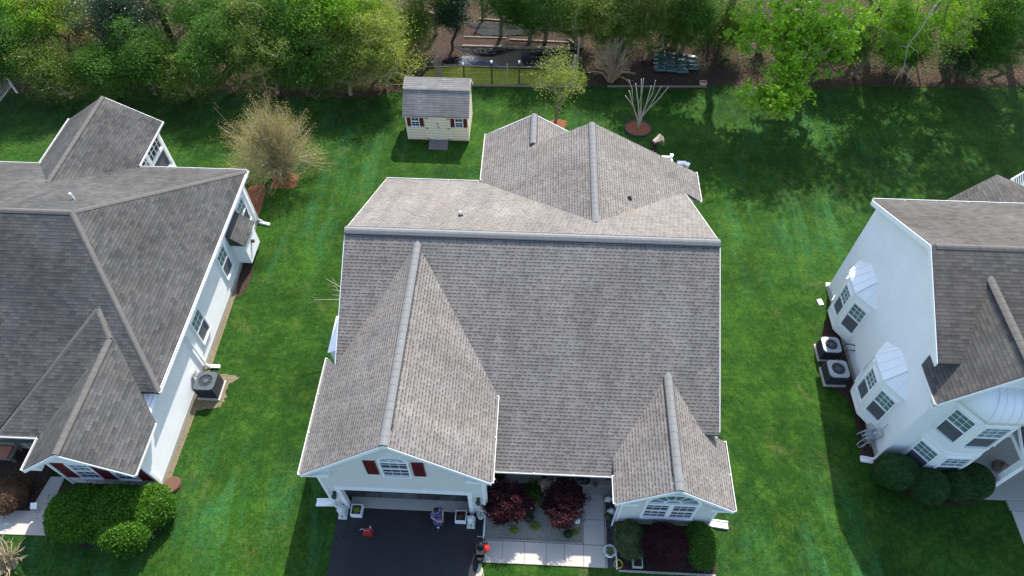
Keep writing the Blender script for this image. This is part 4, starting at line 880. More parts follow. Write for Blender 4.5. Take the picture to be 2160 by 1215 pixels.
# ---- tan shrub tree
def fan_shrub(name,label,b,rx,ry,h,n,seed,bark,leaf=None,per=0,size=.06,low=.2,r=.013,lean=(0,0),spread=.1,group=None,fork=3):
    """many stems rising from one crown, each forking near its end"""
    t=thing(name,label,'shrub',b,group); rg=random.Random(seed); mb=MB(); ends=[]
    for k in range(n):
        a=rg.uniform(0,2*math.pi); e=low+(1-low)*rg.random()**.9; e*=math.pi/2; q=rg.uniform(.62,1.)*(1+.10*math.sin(a*4+seed)+.08*math.sin(e*9+a*3))
        tip=b+Vector((rx*q*math.cos(e)*math.cos(a)+lean[0],ry*q*math.cos(e)*math.sin(a)+lean[1],.15+h*q*math.sin(e)))
        s0=b+Vector((rg.uniform(-.16,.16),rg.uniform(-.16,.16),0)); m1=s0.lerp(tip,.4)+Vector((rg.uniform(-.1,.1),rg.uniform(-.1,.1),.16*h*math.cos(e))); m2=s0.lerp(tip,.72)+Vector((rg.uniform(-.12,.12),rg.uniform(-.12,.12),.08*h*math.cos(e)))
        mb.tube([s0,m1,m2,tip],[r*1.7,r*1.1,r*.75,r*.4],3,False); ends.append(tip); ends.append(m2.lerp(tip,.5))
        d=(tip-m1)
        for f in range(fork):
            p=m1.lerp(m2,rg.random()) if f%2 else m2.lerp(tip,rg.random()*.6); w=Vector((rg.uniform(-1,1),rg.uniform(-1,1),rg.uniform(-.4,.9)))*d.length*.33; q2=p+d*.28+w
            mb.tube([p,q2],[r*.6,r*.3],3,False); ends.append(q2)
    mb.build('stem',M[bark],t)
    if leaf:
        g_=np.random.default_rng(seed); E_=np.array([tuple(e) for e in ends]); P=np.repeat(E_,per,0); P=P+g_.normal(size=P.shape)*spread; P=P[P[:,2]>.05]; leafmesh('foliage',P,size,seed,L[leaf],t,.5,.2)
    return t
fan_shrub('multi_stem_shrub','wide tan and olive twiggy shrub on the lawn right of the left house',at(600,374),3.1,2.8,4.2,400,9,'twig','tan',15,.055,.08,.013,(-.25,.3),.15)
# ---- thin leafing tree behind the central house
b=at(1172,256); c=at(1178,165,2.9); tree('young_tree','slim young tree leafing out lime green just behind the central roof','tree',b,(b.x+.1,b.y+.3,2.9),(1.9,1.7,1.7),150,26,.085,'yel',52,'bark',.09,.3,1.4,None,.5,6)
# ---- pruned crape myrtle with cut ends
b=at(1345,272); t=thing('pruned_tree','bare hard pruned tree with pale cut stubs in a round red mulch bed','tree',b); mb=MB(); ends=[]
def lim(*pts,r): 
    P_=[b+Vector(p) for p in pts]; r=[q*.55 for q in r]; mb.tube(P_,r,7); ends.append((P_[-1],r[-1]))
for p,r in (([(0,0,0),(-.08,0,.7),(-.45,.1,1.5),(-.85,.2,2.6)],[.12,.1,.06,.045]),([(0,0,0),(-.02,0,.8),(-.2,.1,1.7),(-.55,.2,3.1)],[.13,.11,.06,.045]),([(.0,0,0),(.05,0,.8),(-.05,.2,1.8),(-.25,.35,3.3)],[.12,.1,.06,.04]),([(0,0,0),(.1,0,.8),(.25,.1,1.8),(.35,.15,3.0)],[.13,.11,.06,.045]),([(.1,0,.9),(.45,.1,1.5),(.85,.15,2.0),(1.35,.25,2.9)],[.09,.07,.05,.035]),([(.25,.1,1.7),(.5,.2,2.4),(.55,.3,3.3)],[.06,.05,.035]),([(.4,.1,1.4),(.7,.2,2.2),(.95,.3,2.9)],[.06,.045,.035]),([(-.45,.1,1.5),(-.75,.05,2.0),(-1.05,.0,2.4)],[.05,.045,.04]),([(-.2,.1,1.7),(-.1,.2,2.5),(-.15,.3,3.4)],[.05,.045,.035]),([(-.55,.15,1.9),(-.7,.3,2.7),(-.95,.4,3.2)],[.045,.04,.03])): lim(*p,r=r)
mb.build('trunk',M['barkpale'],t,True); mb=MB()
for e,r in ends: mb.ball(e,r*1.15,None,None,8,5)
mb.build('cut_end',M['cut'],t,True)
pts=[(b.x+.98*math.cos(k*.3927)*1.0,b.y+.85*math.sin(k*.3927)) for k in range(16)]
pts=[(b.x+.02+.80*math.cos(k*math.pi/16),b.y+.02+.72*math.sin(k*math.pi/16)) for k in range(32)]
mb=MB(); mb.tube([(x,y,.06) for x,y in pts]+[(*pts[0],.06)],.055,6,False); single(mb,'bed_ring',M['capline'],'black rubber ring round the red mulch under the pruned tree','edging')
sheet('mulch_ring',pts,.05,M['redmulch'],.05)
# ---- bare dead tree beside the central house left wall
b=Vector((-8.0,17.9,0)); t=thing('bare_tree','small bare whitish tree reaching out from behind the left roof edge','tree',b); mb=MB(); rg=random.Random(8)
mb.tube([b,b+Vector((.1,.1,1.3)),b+Vector((0,0,2.3))],[.05,.04,.03],6)
for k in range(13):
    a=math.pi*(.45+1.1*k/12); s=b+Vector((0,0,rg.uniform(1.5,2.3))); L1=rg.uniform(.7,1.3) if k not in (4,7) else 1.75; d=Vector((math.cos(a),math.sin(a),rg.uniform(-.1,.35)))
    m1=s+d*L1*.5+Vector((0,rg.uniform(-.12,.12),.1)); e=s+d*L1; mb.tube([s,m1,e],[.02,.015,.007],4)
    for j in range(3): f=rg.uniform(-.9,.9); d2=Vector((math.cos(a+f),math.sin(a+f),.1)); q=m1.lerp(e,rg.uniform(0,.8)); mb.tube([q,q+d2*L1*.3],[.009,.004],3)
mb.build('trunk',M['barkpale'],t,True)

# ---- woodland, each tree on its own
rgw=random.Random(77)
def wtree(u,v,zc,r,leaf,seed,ntips=120,per=90,size=.13,name='woodland_tree',lab='',bark='bark',spread=.42,dy=0,asp=.55,r0=.16,shell=.5,lumps=6,wig=.14,th=None):
    zc=zc if zc<3.3 else 3.3+(zc-3.3)*.35; r=tuple(q*(1.14 if u<850 else 1.04) for q in r); c=at(u,v,zc); base=Vector((c.x+rgw.uniform(-.3,.3),c.y+dy,0)); return tree(name,lab,'tree',base,(c.x,c.y,zc),r,ntips,per,size,leaf,seed,bark,r0,spread,th,'woodland trees and shrubs behind the lawns',shell,lumps,asp,wig)
KIND={'mid':'mid green','olive':'olive green','bright':'bright green','yel':'yellow green','dark':'dark evergreen'}
W=[ # u,v,zc,(rx,ry,rz),leaf,where
(-60,120,2.6,(2.4,2.0,2.2),'mid','bushy %s woodland shrub past the top left corner'),
(30,100,2.8,(2.3,2.0,2.4),'mid','%s woodland shrub at the far left above the white slats'),
(120,150,2.0,(2.1,1.7,1.8),'olive','low %s woodland shrub at the left lawn edge'),
(215,140,2.2,(2.2,1.6,2.0),'mid','%s shrub at the lawn edge above the left house rear gable'),
(300,130,2.4,(2.2,1.7,2.1),'mid','%s shrub at the lawn edge just right of the rear gable tip'),
(385,150,1.8,(1.9,1.5,1.5),'olive','low %s shrub left of the tan twiggy shrub top'),
(455,115,2.8,(2.4,1.9,2.4),'mid','%s shrub behind the tan twiggy shrub'),
(555,110,3.0,(2.6,2.0,2.6),'olive','tall %s shrub right behind the tan shrub top'),
(640,140,2.2,(2.2,1.7,2.0),'mid','%s shrub at the lawn edge between tan shrub and shed'),
(720,125,2.6,(2.3,1.8,2.3),'olive','%s shrub left of the shed at the wood edge'),
(800,105,2.8,(2.2,1.8,2.4),'yel','%s bush nearest the shed roof'),
(60,20,5.5,(2.8,2.6,3.0),'bright','%s tree at the top left corner'),
(10,-20,6.0,(2.6,2.6,3.0),'bright','%s tree cut by the top left corner'),
(150,15,5.0,(2.7,2.4,2.6),'yel','feathery %s tree near the top left'),
(255,45,4.6,(2.3,2.0,3.0),'dark','%s tree at the top, left of the dark forked trunk'),
(350,-25,6.0,(2.6,2.4,2.2),'olive','%s tree at the top edge over the forked trunk'),
(440,30,5.0,(2.2,2.1,2.4),'mid','%s tree right of the forked trunk'),
(535,25,5.5,(2.8,2.4,3.0),'olive','large %s tree at the top between the forked trunk and bright tree'),
(655,15,6.5,(2.6,2.3,2.5),'bright','%s tree at the top centre left'),
(600,60,4.4,(2.4,2.2,2.4),'mid','%s tree under the bright tree at the top centre left'),
(735,30,5.0,(2.3,2.2,2.6),'bright','spring %s tree at the top above the shed, left one'),
(790,45,4.4,(2.1,2.0,2.4),'yel','spring %s tree at the top above the shed, right one'),
(905,-25,5.0,(2.2,2.0,2.0),'olive','%s tree at the top edge above the litter gap'),
(1060,-20,5.0,(2.4,2.0,2.2),'mid','%s tree at the top edge behind the fenced garden, left one'),
(1160,-5,4.8,(2.6,2.0,2.4),'mid','%s tree at the top edge behind the fenced garden, middle one'),
(1245,10,4.4,(2.2,2.0,2.6),'olive','%s tree at the right rear corner of the fenced garden'),
(1330,0,5.2,(2.4,2.2,2.6),'olive','pale %s tree at the top right of the fenced garden'),
(1430,-25,5.6,(2.6,2.2,2.4),'olive','%s tree at the top edge above the mulch bags'),
(1290,60,2.6,(2.0,1.5,2.2),'olive','loose %s bush right of the fenced garden'),
(1370,45,2.8,(1.9,1.5,2.3),'olive','loose %s bush behind the mulch bags, left one'),
(1460,40,2.8,(2.0,1.5,2.3),'mid','loose %s bush behind the mulch bags, right one'),
(1545,60,2.2,(1.7,1.3,1.8),'olive','low %s bush between the mulch bags and the maple'),
(1110,25,2.2,(2.4,1.2,1.6),'mid','low %s bush at the rear fence line of the garden'),
(1215,40,2.0,(1.4,1.2,1.6),'mid','low %s bush at the rear right corner of the garden'),
(870,60,2.0,(1.3,1.2,1.6),'olive','low %s bush beside the leaf litter gap'),
(1770,95,2.4,(1.8,1.3,1.9),'mid','shaded %s bush under the right side of the maple'),
(1905,95,2.0,(1.8,1.2,1.6),'mid','shaded %s bush behind the dead branch'),
(2060,110,2.0,(2.0,1.2,1.6),'dark','low %s bush near the right end of the litter strip'),
(1880,55,6.0,(2.4,2.4,2.4),'bright','%s tree between the big maple and the right corner'),
(1985,45,6.5,(2.9,2.6,2.6),'bright','lime %s tree near the top right, behind the hanging dead branch'),
(2110,70,4.5,(2.0,2.0,3.0),'mid','dense %s tree at the far right edge of the woods'),
(2080,25,6.5,(3.0,2.6,2.6),'bright','%s tree at the top right corner'),
(2190,10,6.0,(2.6,2.4,2.8),'bright','%s tree cut by the right picture edge'),
(1850,-45,7.5,(3.2,2.8,3.0),'bright','tall %s tree above the top edge behind the maple limbs'),
]
for i,(u,v,zc,r,leaf,lab) in enumerate(W):
    dense=leaf in('mid','dark'); low=zc<3.2
    wtree(u,v,zc,r,leaf,100+i,185 if low else 175,190 if dense else (60 if u>1800 else 130),.088 if not leaf=='bright' else .105,'woodland_shrub' if low else 'woodland_tree',lab%KIND[leaf],'twig' if leaf in('olive','yel') else 'bark',.36 if u<1800 or dense else .22,1.0 if not low else 0,.55,.14)
# tall holly-like evergreen left of the fenced garden
b=at(955,105); tree('holly_tree','narrow dark evergreen holly at the left end of the fenced garden','tree',(b.x,b.y,0),(b.x,b.y+.1,2.9),(1.25,1.2,2.8),150,120,.11,'dark',61,'barkdark',.1,.28,.6,None,.45,6)
# big maple leaning over the lawn
b=at(1705,178); tips=ellip_tips((at(1700,70,5.0)).to_tuple(),(3.9,2.8,2.2),330,71,.35,0,9)+ellip_tips(at(1645,205,3.4).to_tuple(),(2.2,1.7,1.2),120,72,.3,0,6)+ellip_tips(at(1665,150,4.2).to_tuple(),(1.7,1.3,1.2),70,75,.2,0,4)+ellip_tips(at(1590,60,5.2).to_tuple(),(1.5,2.2,1.7),60,73,.3,0,5)
tree('maple_tree','large bright green maple leaning out over the right lawn','tree',(b.x+1.0,b.y+2.8,0),(b.x,b.y,6),(1,1,1),0,26,.20,'bright',74,'barkpale',.24,.19,2.6,None,.4,0,.7,.18,tips=tips)
# tall canopy trees further back whose shade falls on the right lawn
for i,(x,y,h,rr,lab,lf) in enumerate(((12.5,42.5,15.5,3.2,'tall tree behind the maple shading the right lawn','bright'),(17.5,44.0,18.0,3.6,'tallest tree behind the maple limbs','mid'),(22.5,43.0,16.0,3.4,'tall tree behind the right corner of the woods','bright'),(28.,44.,18.5,3.8,'tall tree beyond the right corner of the woods','mid'),(31.5,42.,14.5,3.4,'tall tree beyond the right picture edge','bright'),(9.5,43.,13.5,2.4,'tall tree rising behind the mulch bags','olive'),(-13,46,12.5,2.8,'tall tree rising behind the left woods','olive'),(-24,45,12.5,3.2,'tall tree beyond the top left corner','mid'),(36.,40.,14.,3.8,'tall tree outside the right edge near the lawn','mid'))):
    tree('canopy_tree',lab,'tree',(x,y,0),(x,y,h-2.6),(rr,rr,3.2),95,42,.26,lf,200+i,'barkdark',.26,.62,7.0,'tall canopy trees',.25,7,.6,.16)
# forked dark trunk at top left
b=at(372,108); t=thing('forked_tree','dark forked bare trunk between green crowns at the top left','tree',b); mb=MB()
mb.tube([b,b+Vector((0,.1,1.8)),b+Vector((.05,.2,3.2))],[.26,.22,.2],8); mb.tube([b+Vector((.05,.2,3.1)),b+Vector((-.7,.6,3.9)),b+Vector((-1.7,1.0,5.0)),b+Vector((-2.8,1.7,6.2))],[.17,.15,.11,.08],7); mb.tube([b+Vector((.05,.2,3.1)),b+Vector((.8,.2,3.9)),b+Vector((1.5,.7,4.8)),b+Vector((2.6,1.3,6.)) ],[.14,.11,.09,.06],7)
mb.build('trunk',M['barkdark'],t,True)
# bare twiggy shrubs
def twiggy(u,v,rad,hh,seed,lab,bark='twig',n=90,name='bare_shrub',grp=None):
    fan_shrub(name,lab,at(u,v),rad,rad,hh,n,seed,bark,None,0,.06,.15,.02,(0,0),.1,grp,4)
twiggy(1288,172,1.9,3.0,81,'bare grey brown shrub at the left end of the mulch bag bed','twig',100); twiggy(1400,95,2.2,3.2,82,'bare brown thicket shrub behind the mulch bags','bark',110); twiggy(1500,75,2.2,3.4,83,'bare brown thicket shrub left of the maple','bark',110)
twiggy(860,120,1.6,3.0,84,'bare shrub at the leaf litter gap above the shed','twig',80); twiggy(1320,80,2.,3.4,85,'bare shrub behind the fenced garden right corner','twig',100); twiggy(720,90,1.8,3.8,86,'bare twiggy shrub among yellow green bushes above the shed','twig',90); twiggy(28,1190,1.1,1.3,87,'bare twiggy shrub at the bottom left corner','twig',60)
twiggy(925,168,.7,2.3,88,'thin bare sapling behind the shed roof','barkpale',26,'bare_sapling'); twiggy(190,110,1.8,4.0,89,'bare twiggy shrub in the left woods','twig',100); twiggy(1600,110,1.4,4.2,90,'bare pale shrub under the maple','barkpale',60); twiggy(2020,120,1.6,4.6,91,'bare pale shrub near the top right corner','barkpale',80)
# hanging dead branch on a slim dead tree, top right
b=at(1925,95); t=thing('dead_tree','slim dead whitish tree arching down over the right lawn edge','tree',b); mb=MB(); rg=random.Random(4)
tp=[b,b+Vector((.1,-.1,2.2)),b+Vector((.2,-.5,4.4)),at(1968,18,6.2),at(1942,62,5.6),at(1915,95,4.8),at(1908,135,3.9),at(1900,165,3.2)]
mb.tube(tp,[.07,.06,.05,.035,.03,.024,.016,.008],6)
for (p0,p1,p2) in (((1908,135,3.9),(1918,150,3.4),(1912,180,2.6)),((1908,140,3.8),(1893,160,3.4),(1884,178,2.8)),((1915,95,4.8),(1935,108,4.5),(1938,118,4.3)),((1915,100,4.7),(1900,96,4.6),(1890,104,4.4)),((1907,150,3.6),(1918,160,3.2),(1925,172,2.9))): mb.tube([at(*p0),at(*p1),at(*p2)],[.025,.018,.007],4)
mb.build('trunk',M['barkpale'],t,True)
# undergrowth scattered on the forest floor
rgn=np.random.default_rng(5); n=52000; X=rgn.uniform(-32,36,n); Y=rgn.uniform(37.2,52,n); k=(np.sin(X*1.3+Y*.7)+np.sin(X*.53-Y*1.1)+rgn.normal(size=n)*.5)>-.1
k&=~((X>-8.2)&(X<4.8)&(Y<46))&~((X>5)&(Y<38.8)&(rgn.random(n)<.93)); P=np.stack([X[k],Y[k],np.abs(rgn.normal(size=k.sum()))*.35+.03],1)
o=leafmesh('undergrowth',P,.13,5,L['mid'],None); tag(o,'patchy green ground cover on the woodland floor','ground cover',kind='stuff')

# ================================================================ FENCED GARDEN BEHIND
gA=at(905,182); gB=at(1232,186); gC=at(1225,44); gD=at(935,34)
sheet('garden_soil',[at(u,v)[:2] for u,v in [(940,50),(1215,55),(1222,150),(905,140),(925,105)]],.012,M['mulch'])
sheet('weed_strip',smooth_outline([at(u,v)[:2] for u,v in [(908,148),(1000,140),(1100,146),(1222,148),(1228,182),(1100,178),(905,180)]],4,.06),.010,M['weeds'])
black=plain('black_plastic',(.010,.011,.014),.6,.12,.3,2); greyp=plain('grey_landscape_fabric',(.03,.031,.032),.85,.1,.4,2)
def tarp(name,uv,mat,label,seed,z=.03,amp=.09):
    pts=smooth_outline([at(u,v)[:2] for u,v in uv],4,.05,seed); c=Vector((sum(p[0] for p in pts)/len(pts),sum(p[1] for p in pts)/len(pts),0)); rg=random.Random(seed); mb=MB(); rings=7; n=len(pts); vs=[]
    for k in range(rings):
        s=1-k/rings
        for i,p in enumerate(pts): vs.append((c.x+(p[0]-c.x)*s,c.y+(p[1]-c.y)*s,z+.0+abs(math.sin(p[0]*3+k*1.7)+math.cos(p[1]*5-k))*amp*.5*(k>0)+rg.uniform(0,amp*.4)))
    vs.append((c.x,c.y,z+amp*.5)); fs=[(k*n+i,k*n+(i+1)%n,(k+1)*n+(i+1)%n,(k+1)*n+i) for k in range(rings-1) for i in range(n)]+[((rings-1)*n+i,(rings-1)*n+(i+1)%n,rings*n) for i in range(n)]
    mb.add(vs,fs); o=single(mb,name,mat,label,'plastic sheet',None,True); fixn(o); return o
tarp('plastic_sheet',[(955,98),(1000,102),(1050,103),(1062,108),(1040,118),(1005,118),(985,112)],black,'black plastic sheet against the lower timber in the fenced garden',1)
tarp('plastic_sheet',[(975,120),(1000,121),(1040,133),(1070,145),(1040,143),(1010,138),(970,136)],plain('wet_grey_plastic',(.085,.10,.12),.6,.25,.3,2),'shiny grey plastic sheet nearest the fence posts in the garden',2)
tarp('plastic_sheet',[(925,128),(972,122),(975,129),(940,133)],black,'narrow black plastic strip at the left corner of the garden',3)
tarp('plastic_sheet',[(1010,62),(1120,64),(1130,72),(1060,78),(1010,74)],greyp,'dark weed fabric sheet in the upper half of the fenced garden',4)
tarp('plastic_sheet',[(1100,118),(1120,112),(1215,104),(1216,112),(1150,120),(1120,143),(1105,135)],black,'crumpled black plastic near the right end of the garden',5,.03,.06)
tarp('plastic_sheet',[(1000,50),(1180,58),(1200,66),(1080,64),(1000,60)],greyp,'grey weed fabric strip along the rear of the garden',6)
sheet('bare_soil',smooth_outline([at(u,v)[:2] for u,v in [(985,112),(1040,120),(1110,102),(1200,112),(1205,140),(1130,142),(1060,138),(1000,122)]],4,.05),.016,plain('pale_dirt',(.13,.105,.075),.95,.1,.35,3,0,.6,20))
timber=plain('grey_timber',(.19,.165,.135),.9,.1,.25,4)
def beam(p,q,w,h,label,z=0): 
    a,b=at(*p),at(*q); d=b-a; n=Vector((-d.y,d.x,0)).normalized()*w; mb=MB(); mb.obox(a+Vector((0,0,z)),d,n,Vector((0,0,h))); o=single(mb,'timber_beam',timber,label,'timber','garden timbers'); fixn(o)
beam((975,101),(1068,103),.16,.16,'left timber of the long middle garden border'); beam((1070,103),(1212,106),.16,.16,'right timber of the long middle garden border'); beam((978,80),(1068,82),.1,.08,'thin timber in the upper left of the garden'); beam((1075,86),(1200,92),.12,.1,'thin timber in the upper right of the garden'); beam((935,140),(1225,146),.1,.1,'timber in front of the black plastic behind the weed strip'); beam((905,181),(1230,185),.1,.12,'long base board under the garden fence posts at the lawn edge'); beam((1195,84),(1222,102),.12,.12,'short timber closing the right end of the garden'); beam((1010,42),(1215,58),.1,.1,'rear timber of the garden under the trees')
pt=plain('dark_fence_post',(.07,.055,.045),.9,.1); 
def post(u,v,h,r,label,mat=None,capm=True):
    b=at(u,v); t=thing('fence_post',label,'fence post',b,'garden fence posts'); mb=MB(); mb.box(b.x-r,b.x+r,b.y-r,b.y+r,0,h-.12); mb.build('post',mat or pt,t)
    mb=MB(); mb.box(b.x-r-.004,b.x+r+.004,b.y-r-.004,b.y+r+.004,h-.12,h); mb.build('post_tip',M['trim'] if capm else (mat or pt),t)
post(980,178,1.6,.045,'dark fence post right behind the shed roof corner'); post(1038,178,1.75,.055,'second dark post from the left along the lawn side of the garden'); post(1070,180,1.6,.022,'thin metal post between the two thick dark posts',M['barkpale'],False); post(1095,178,1.75,.055,'dark fence post nearest the young tree'); post(1208,182,2.3,.08,'thick weathered corner post right of the young tree',M['barkpale'],False); post(1216,150,1.9,.05,'grey post behind the weathered corner post',M['barkpale'],False); post(1018,44,2.0,.07,'dark rear corner post at the top of the garden',None,False); post(1214,100,1.8,.05,'pale post at the right end of the middle garden border',M['barkpale'],False)
# wire netting
mb=MB(); a=at(905,181); b=at(1208,183)
for z in (.5,1.0,1.45): mb.tube([a+Vector((0,0,z)),b+Vector((0,0,z))],.006,3)
single(mb,'wire_fence',M['barkpale'],'thin wires strung between the garden posts along the lawn','fence')
# mulch bed with bags
bed=[at(u,v)[:2] for u,v in [(1280,182),(1275,150),(1300,112),(1380,100),(1500,100),(1560,150),(1490,185)]]
sheet('mulch_bed',smooth_outline(bed,5,.03),.012,M['mulch'])
beam((1281,184),(1490,185),.06,.12,'thin board edging the mulch bed below the mulch bags')
mb=MB(); q=at(1482,180); mb.box(q.x-.2,q.x+.2,q.y-.15,q.y+.15,0,.3); 
t=thing('plant_pot','small pale box planter at the right end of the mulch bed','planter',(q.x,q.y,0)); mb=MB()
for a_,b_,c_,d_ in ((-.2,.2,-.16,-.13),(-.2,.2,.13,.16),(-.2,-.17,-.13,.13),(.17,.2,-.13,.13)): mb.box(q.x+a_,q.x+b_,q.y+c_,q.y+d_,0,.28)
mb.build('box',plain('clay',(.45,.32,.27)),t); mb=MB(); mb.box(q.x-.17,q.x+.17,q.y-.13,q.y+.13,0,.2); mb.build('soil',M['redmulch'],t)
bagm=plain('dark_green_plastic_bag',(.035,.075,.075),.22,.6,.5,9,0,.5,14)
def bagmesh(seed):
    rg=random.Random(seed); n,m=13,9; vs=[];fs=[]
    for sgn in (1,-1):
        for j in range(m):
            for i in range(n):
                x=i/(n-1)*2-1; y=j/(m-1)*2-1; h=max(0,(1-abs(x)**3.5))*max(0,(1-abs(y)**3))
                z=.10+(.11*h**.6+rg.uniform(-.012,.012)*(h>.01))*sgn*(1 if sgn>0 else .8)
                vs.append((x*.40*(1-.05*(1-abs(y))),y*.24*(1-.06*(1-abs(x))),z))
    for s in (0,1):
        for j in range(m-1):
            for i in range(n-1):
                a=s*n*m+j*n+i; f=(a,a+1,a+n+1,a+n); fs.append(f if s==0 else f[::-1])
    return vs,fs
bgs=[(1392,[110,119,128,137,146],'first'),(1412,[115,125,136,146],'second'),(1436,[118,129,139,149],'third'),(1460,[121,131,141],'rightmost')]
seed=0
for ci,(u,vv,cn) in enumerate(bgs):
    for k,v in enumerate(vv):
        p=at(u+ (k*1.2 if ci else 0),v,.25); vs,fs=bagmesh(seed); me_l='dark green mulch bag, %s from the front in the %s column of the pile'%(['topmost and farthest','second farthest','third farthest','fourth farthest','fifth farthest'][k].replace(' from the front','') if False else ['farthest','second farthest','third farthest','fourth farthest','fifth farthest'][k],cn)
        me_l='dark green mulch bag, %s back in the %s column of the pile'%(['farthest','second farthest','third farthest','fourth farthest','nearest and fifth'][k],cn)
        o=part('mulch_bag',vs,fs,bagm,None,True); fixn(o); o.location=(p.x,p.y,.14+.03*math.sin(seed*2.1)); o.rotation_euler=(R_(random.Random(seed).uniform(-4,10)),R_(random.Random(seed+9).uniform(-4,4)),R_(random.Random(seed+5).uniform(-5,5))); tag(o,me_l,'mulch bag','mulch bags piled on the bed'); seed+=1
q=at(1303,155,.1); mb=MB(); mb.ball(q,.22,.1,.08,10,6,.1,3); single(mb,'garden_stone',plain('pink_stone',(.42,.17,.14)),'reddish stone under the bare shrub at the left end of the mulch bed','stone')
q=at(1292,142,.1); mb=MB(); mb.ball(q,.34,.2,.14,10,6,.15,3); single(mb,'garden_stone',plain('pale_stone',(.34,.35,.30)),'pale grey stone under the bare shrub behind the reddish stone','stone')
q=at(1403,102,.2); mb=MB(); mb.ball(q,.11,.11,.13,10,6,.1,3); single(mb,'orange_pot',plain('orange_pot',(.55,.25,.10)),'small orange ball behind the mulch bags','ball')
# ground patches near left house
sheet('gravel_strip',[(-14.86,9.5),(-14.62,9.4),(-14.55,13.4),(-14.6,17),(-14.66,20.9),(-14.86,20.9)],.006,M['sand'])
sheet('soil_patch',smooth_outline([(-14.8,13.2),(-13.7,13.3),(-13.45,13.7),(-13.5,14.4),(-13.2,14.8),(-13.6,14.9),(-14.8,14.8)],5,.07),.010,M['sand'])
sheet('mulch_bed',smooth_outline([at(u,v)[:2] for u,v in [(522,398),(560,392),(548,450),(538,478),(528,450)]],4),.008,M['redmulch'])
sheet('soil_patch',smooth_outline([at(u,v)[:2] for u,v in [(512,562),(535,560),(520,610),(498,625)]],4),.009,M['mulch'])
q=at(570,380); sheet('soil_patch',smooth_outline([(q.x+.2,q.y-.5),(q.x+1.4,q.y-.5),(q.x+1.5,q.y+.5),(q.x+.3,q.y+.6)],5,.1),.006,M['redmulch'])
q=at(1172,262); sheet('dry_patch',smooth_outline([(q.x-.4,q.y-.4),(q.x+.5,q.y-.4),(q.x+.6,q.y+.4),(q.x-.3,q.y+.4)],6,.1),.006,M['redmulch'])
# left front: walk, mulch, stump
sheet('walkway',[at(u,v)[:2] for u,v in [(137,1006),(100,1090),(96,1130),(-80,1124),(-80,1076),(64,1078),(108,1006)]],.03,M['conc'],.03)
sheet('mulch_bed',[at(u,v)[:2] for u,v in [(112,990),(64,1077),(-80,1074),(-80,930),(70,930)]],.012,M['mulch'])
sheet('mulch_bed',smooth_outline([at(u,v)[:2] for u,v in [(100,1128),(160,1150),(230,1165),(300,1150),(345,1110),(365,1050),(330,1020),(140,1020),(110,1060)]],5,.03),.010,M['mulch'])
q=at(362,1022,.12); mb=MB(); mb.lathe((q.x,q.y,0),[(.36,0),(.34,.12),(.30,.16),(.05,.15)],20); single(mb,'tree_ring_cover',plain('brown_cover',(.12,.06,.04),.9),'round brown disc on the lawn at the hedge corner','stump')
q=at(72,1068,.25); mb=MB(); mb.obox((q.x-.14,q.y-.1,.2),(.26,.02,0),(0,.2,.14),(0,0,.02)); mb.tube([(q.x,q.y,0),(q.x,q.y,.2)],.015,5); single(mb,'yard_sign',M['trim'],'small white yard sign at the edge of the left mulch','sign')
q=at(15,955,.3); mb=MB(); mb.box(q.x-.6,q.x+.4,q.y-.35,q.y+.3,.35,.45); mb.box(q.x-.6,q.x+.4,q.y+.25,q.y+.32,.45,.95)
for a_,b_ in ((-.55,-.3),(.3,-.3),(-.55,.22),(.3,.22)): mb.box(q.x+a_,q.x+a_+.08,q.y+b_,q.y+b_+.08,0,.35)
bn=single(mb,'garden_bench',timber,'grey bench in front of the left house porch','bench'); mb=MB(); mb.box(q.x-.45,q.x+.25,q.y-.3,q.y+.2,.452,.52); single(mb,'seat_cushion',plain('orange_cushion',(.45,.17,.10)),'orange cushion lying on the grey bench','cushion')
# white slatted structures at the left and right edges
def slats(corner,du,dv,n,label):
    t=thing('deck_railing',label,'railing',(corner.x,corner.y,0)); mb=MB(); z=corner.z; du=Vector(du); dv=Vector(dv)
    mb.obox(corner,du,Vector((0,.06,0)),Vector((0,0,.08))); mb.obox(corner+dv,du,Vector((0,.06,0)),Vector((0,0,.08)))
    mb.build('rail',M['trim'],t); mb=MB()
    for i in range(n+1): mb.obox(corner+du*(i/n),du.normalized()*.05,dv,Vector((0,0,.05)))
    mb.build('slat',M['trim'],t); mb=MB()
    for f in (0,1): p=corner+du*f; mb.box(p.x-.05,p.x+.05,p.y-.05,p.y+.05,0,p.z+.1)
    mb.build('post',M['trim'],t)
_a=at(27,182,.5); _b=at(0,217,.5); slats(_a+Vector((0,0,1.05)),(_b-_a)*2.2,(0,0,-1.0),22,'white slatted pergola edge at the far left in front of the woods'); slats(at(2133,380,2.2),(2.0,1.3,0),(.5,-.5,-1.0),14,'white slatted deck railing at the right edge behind the right house')

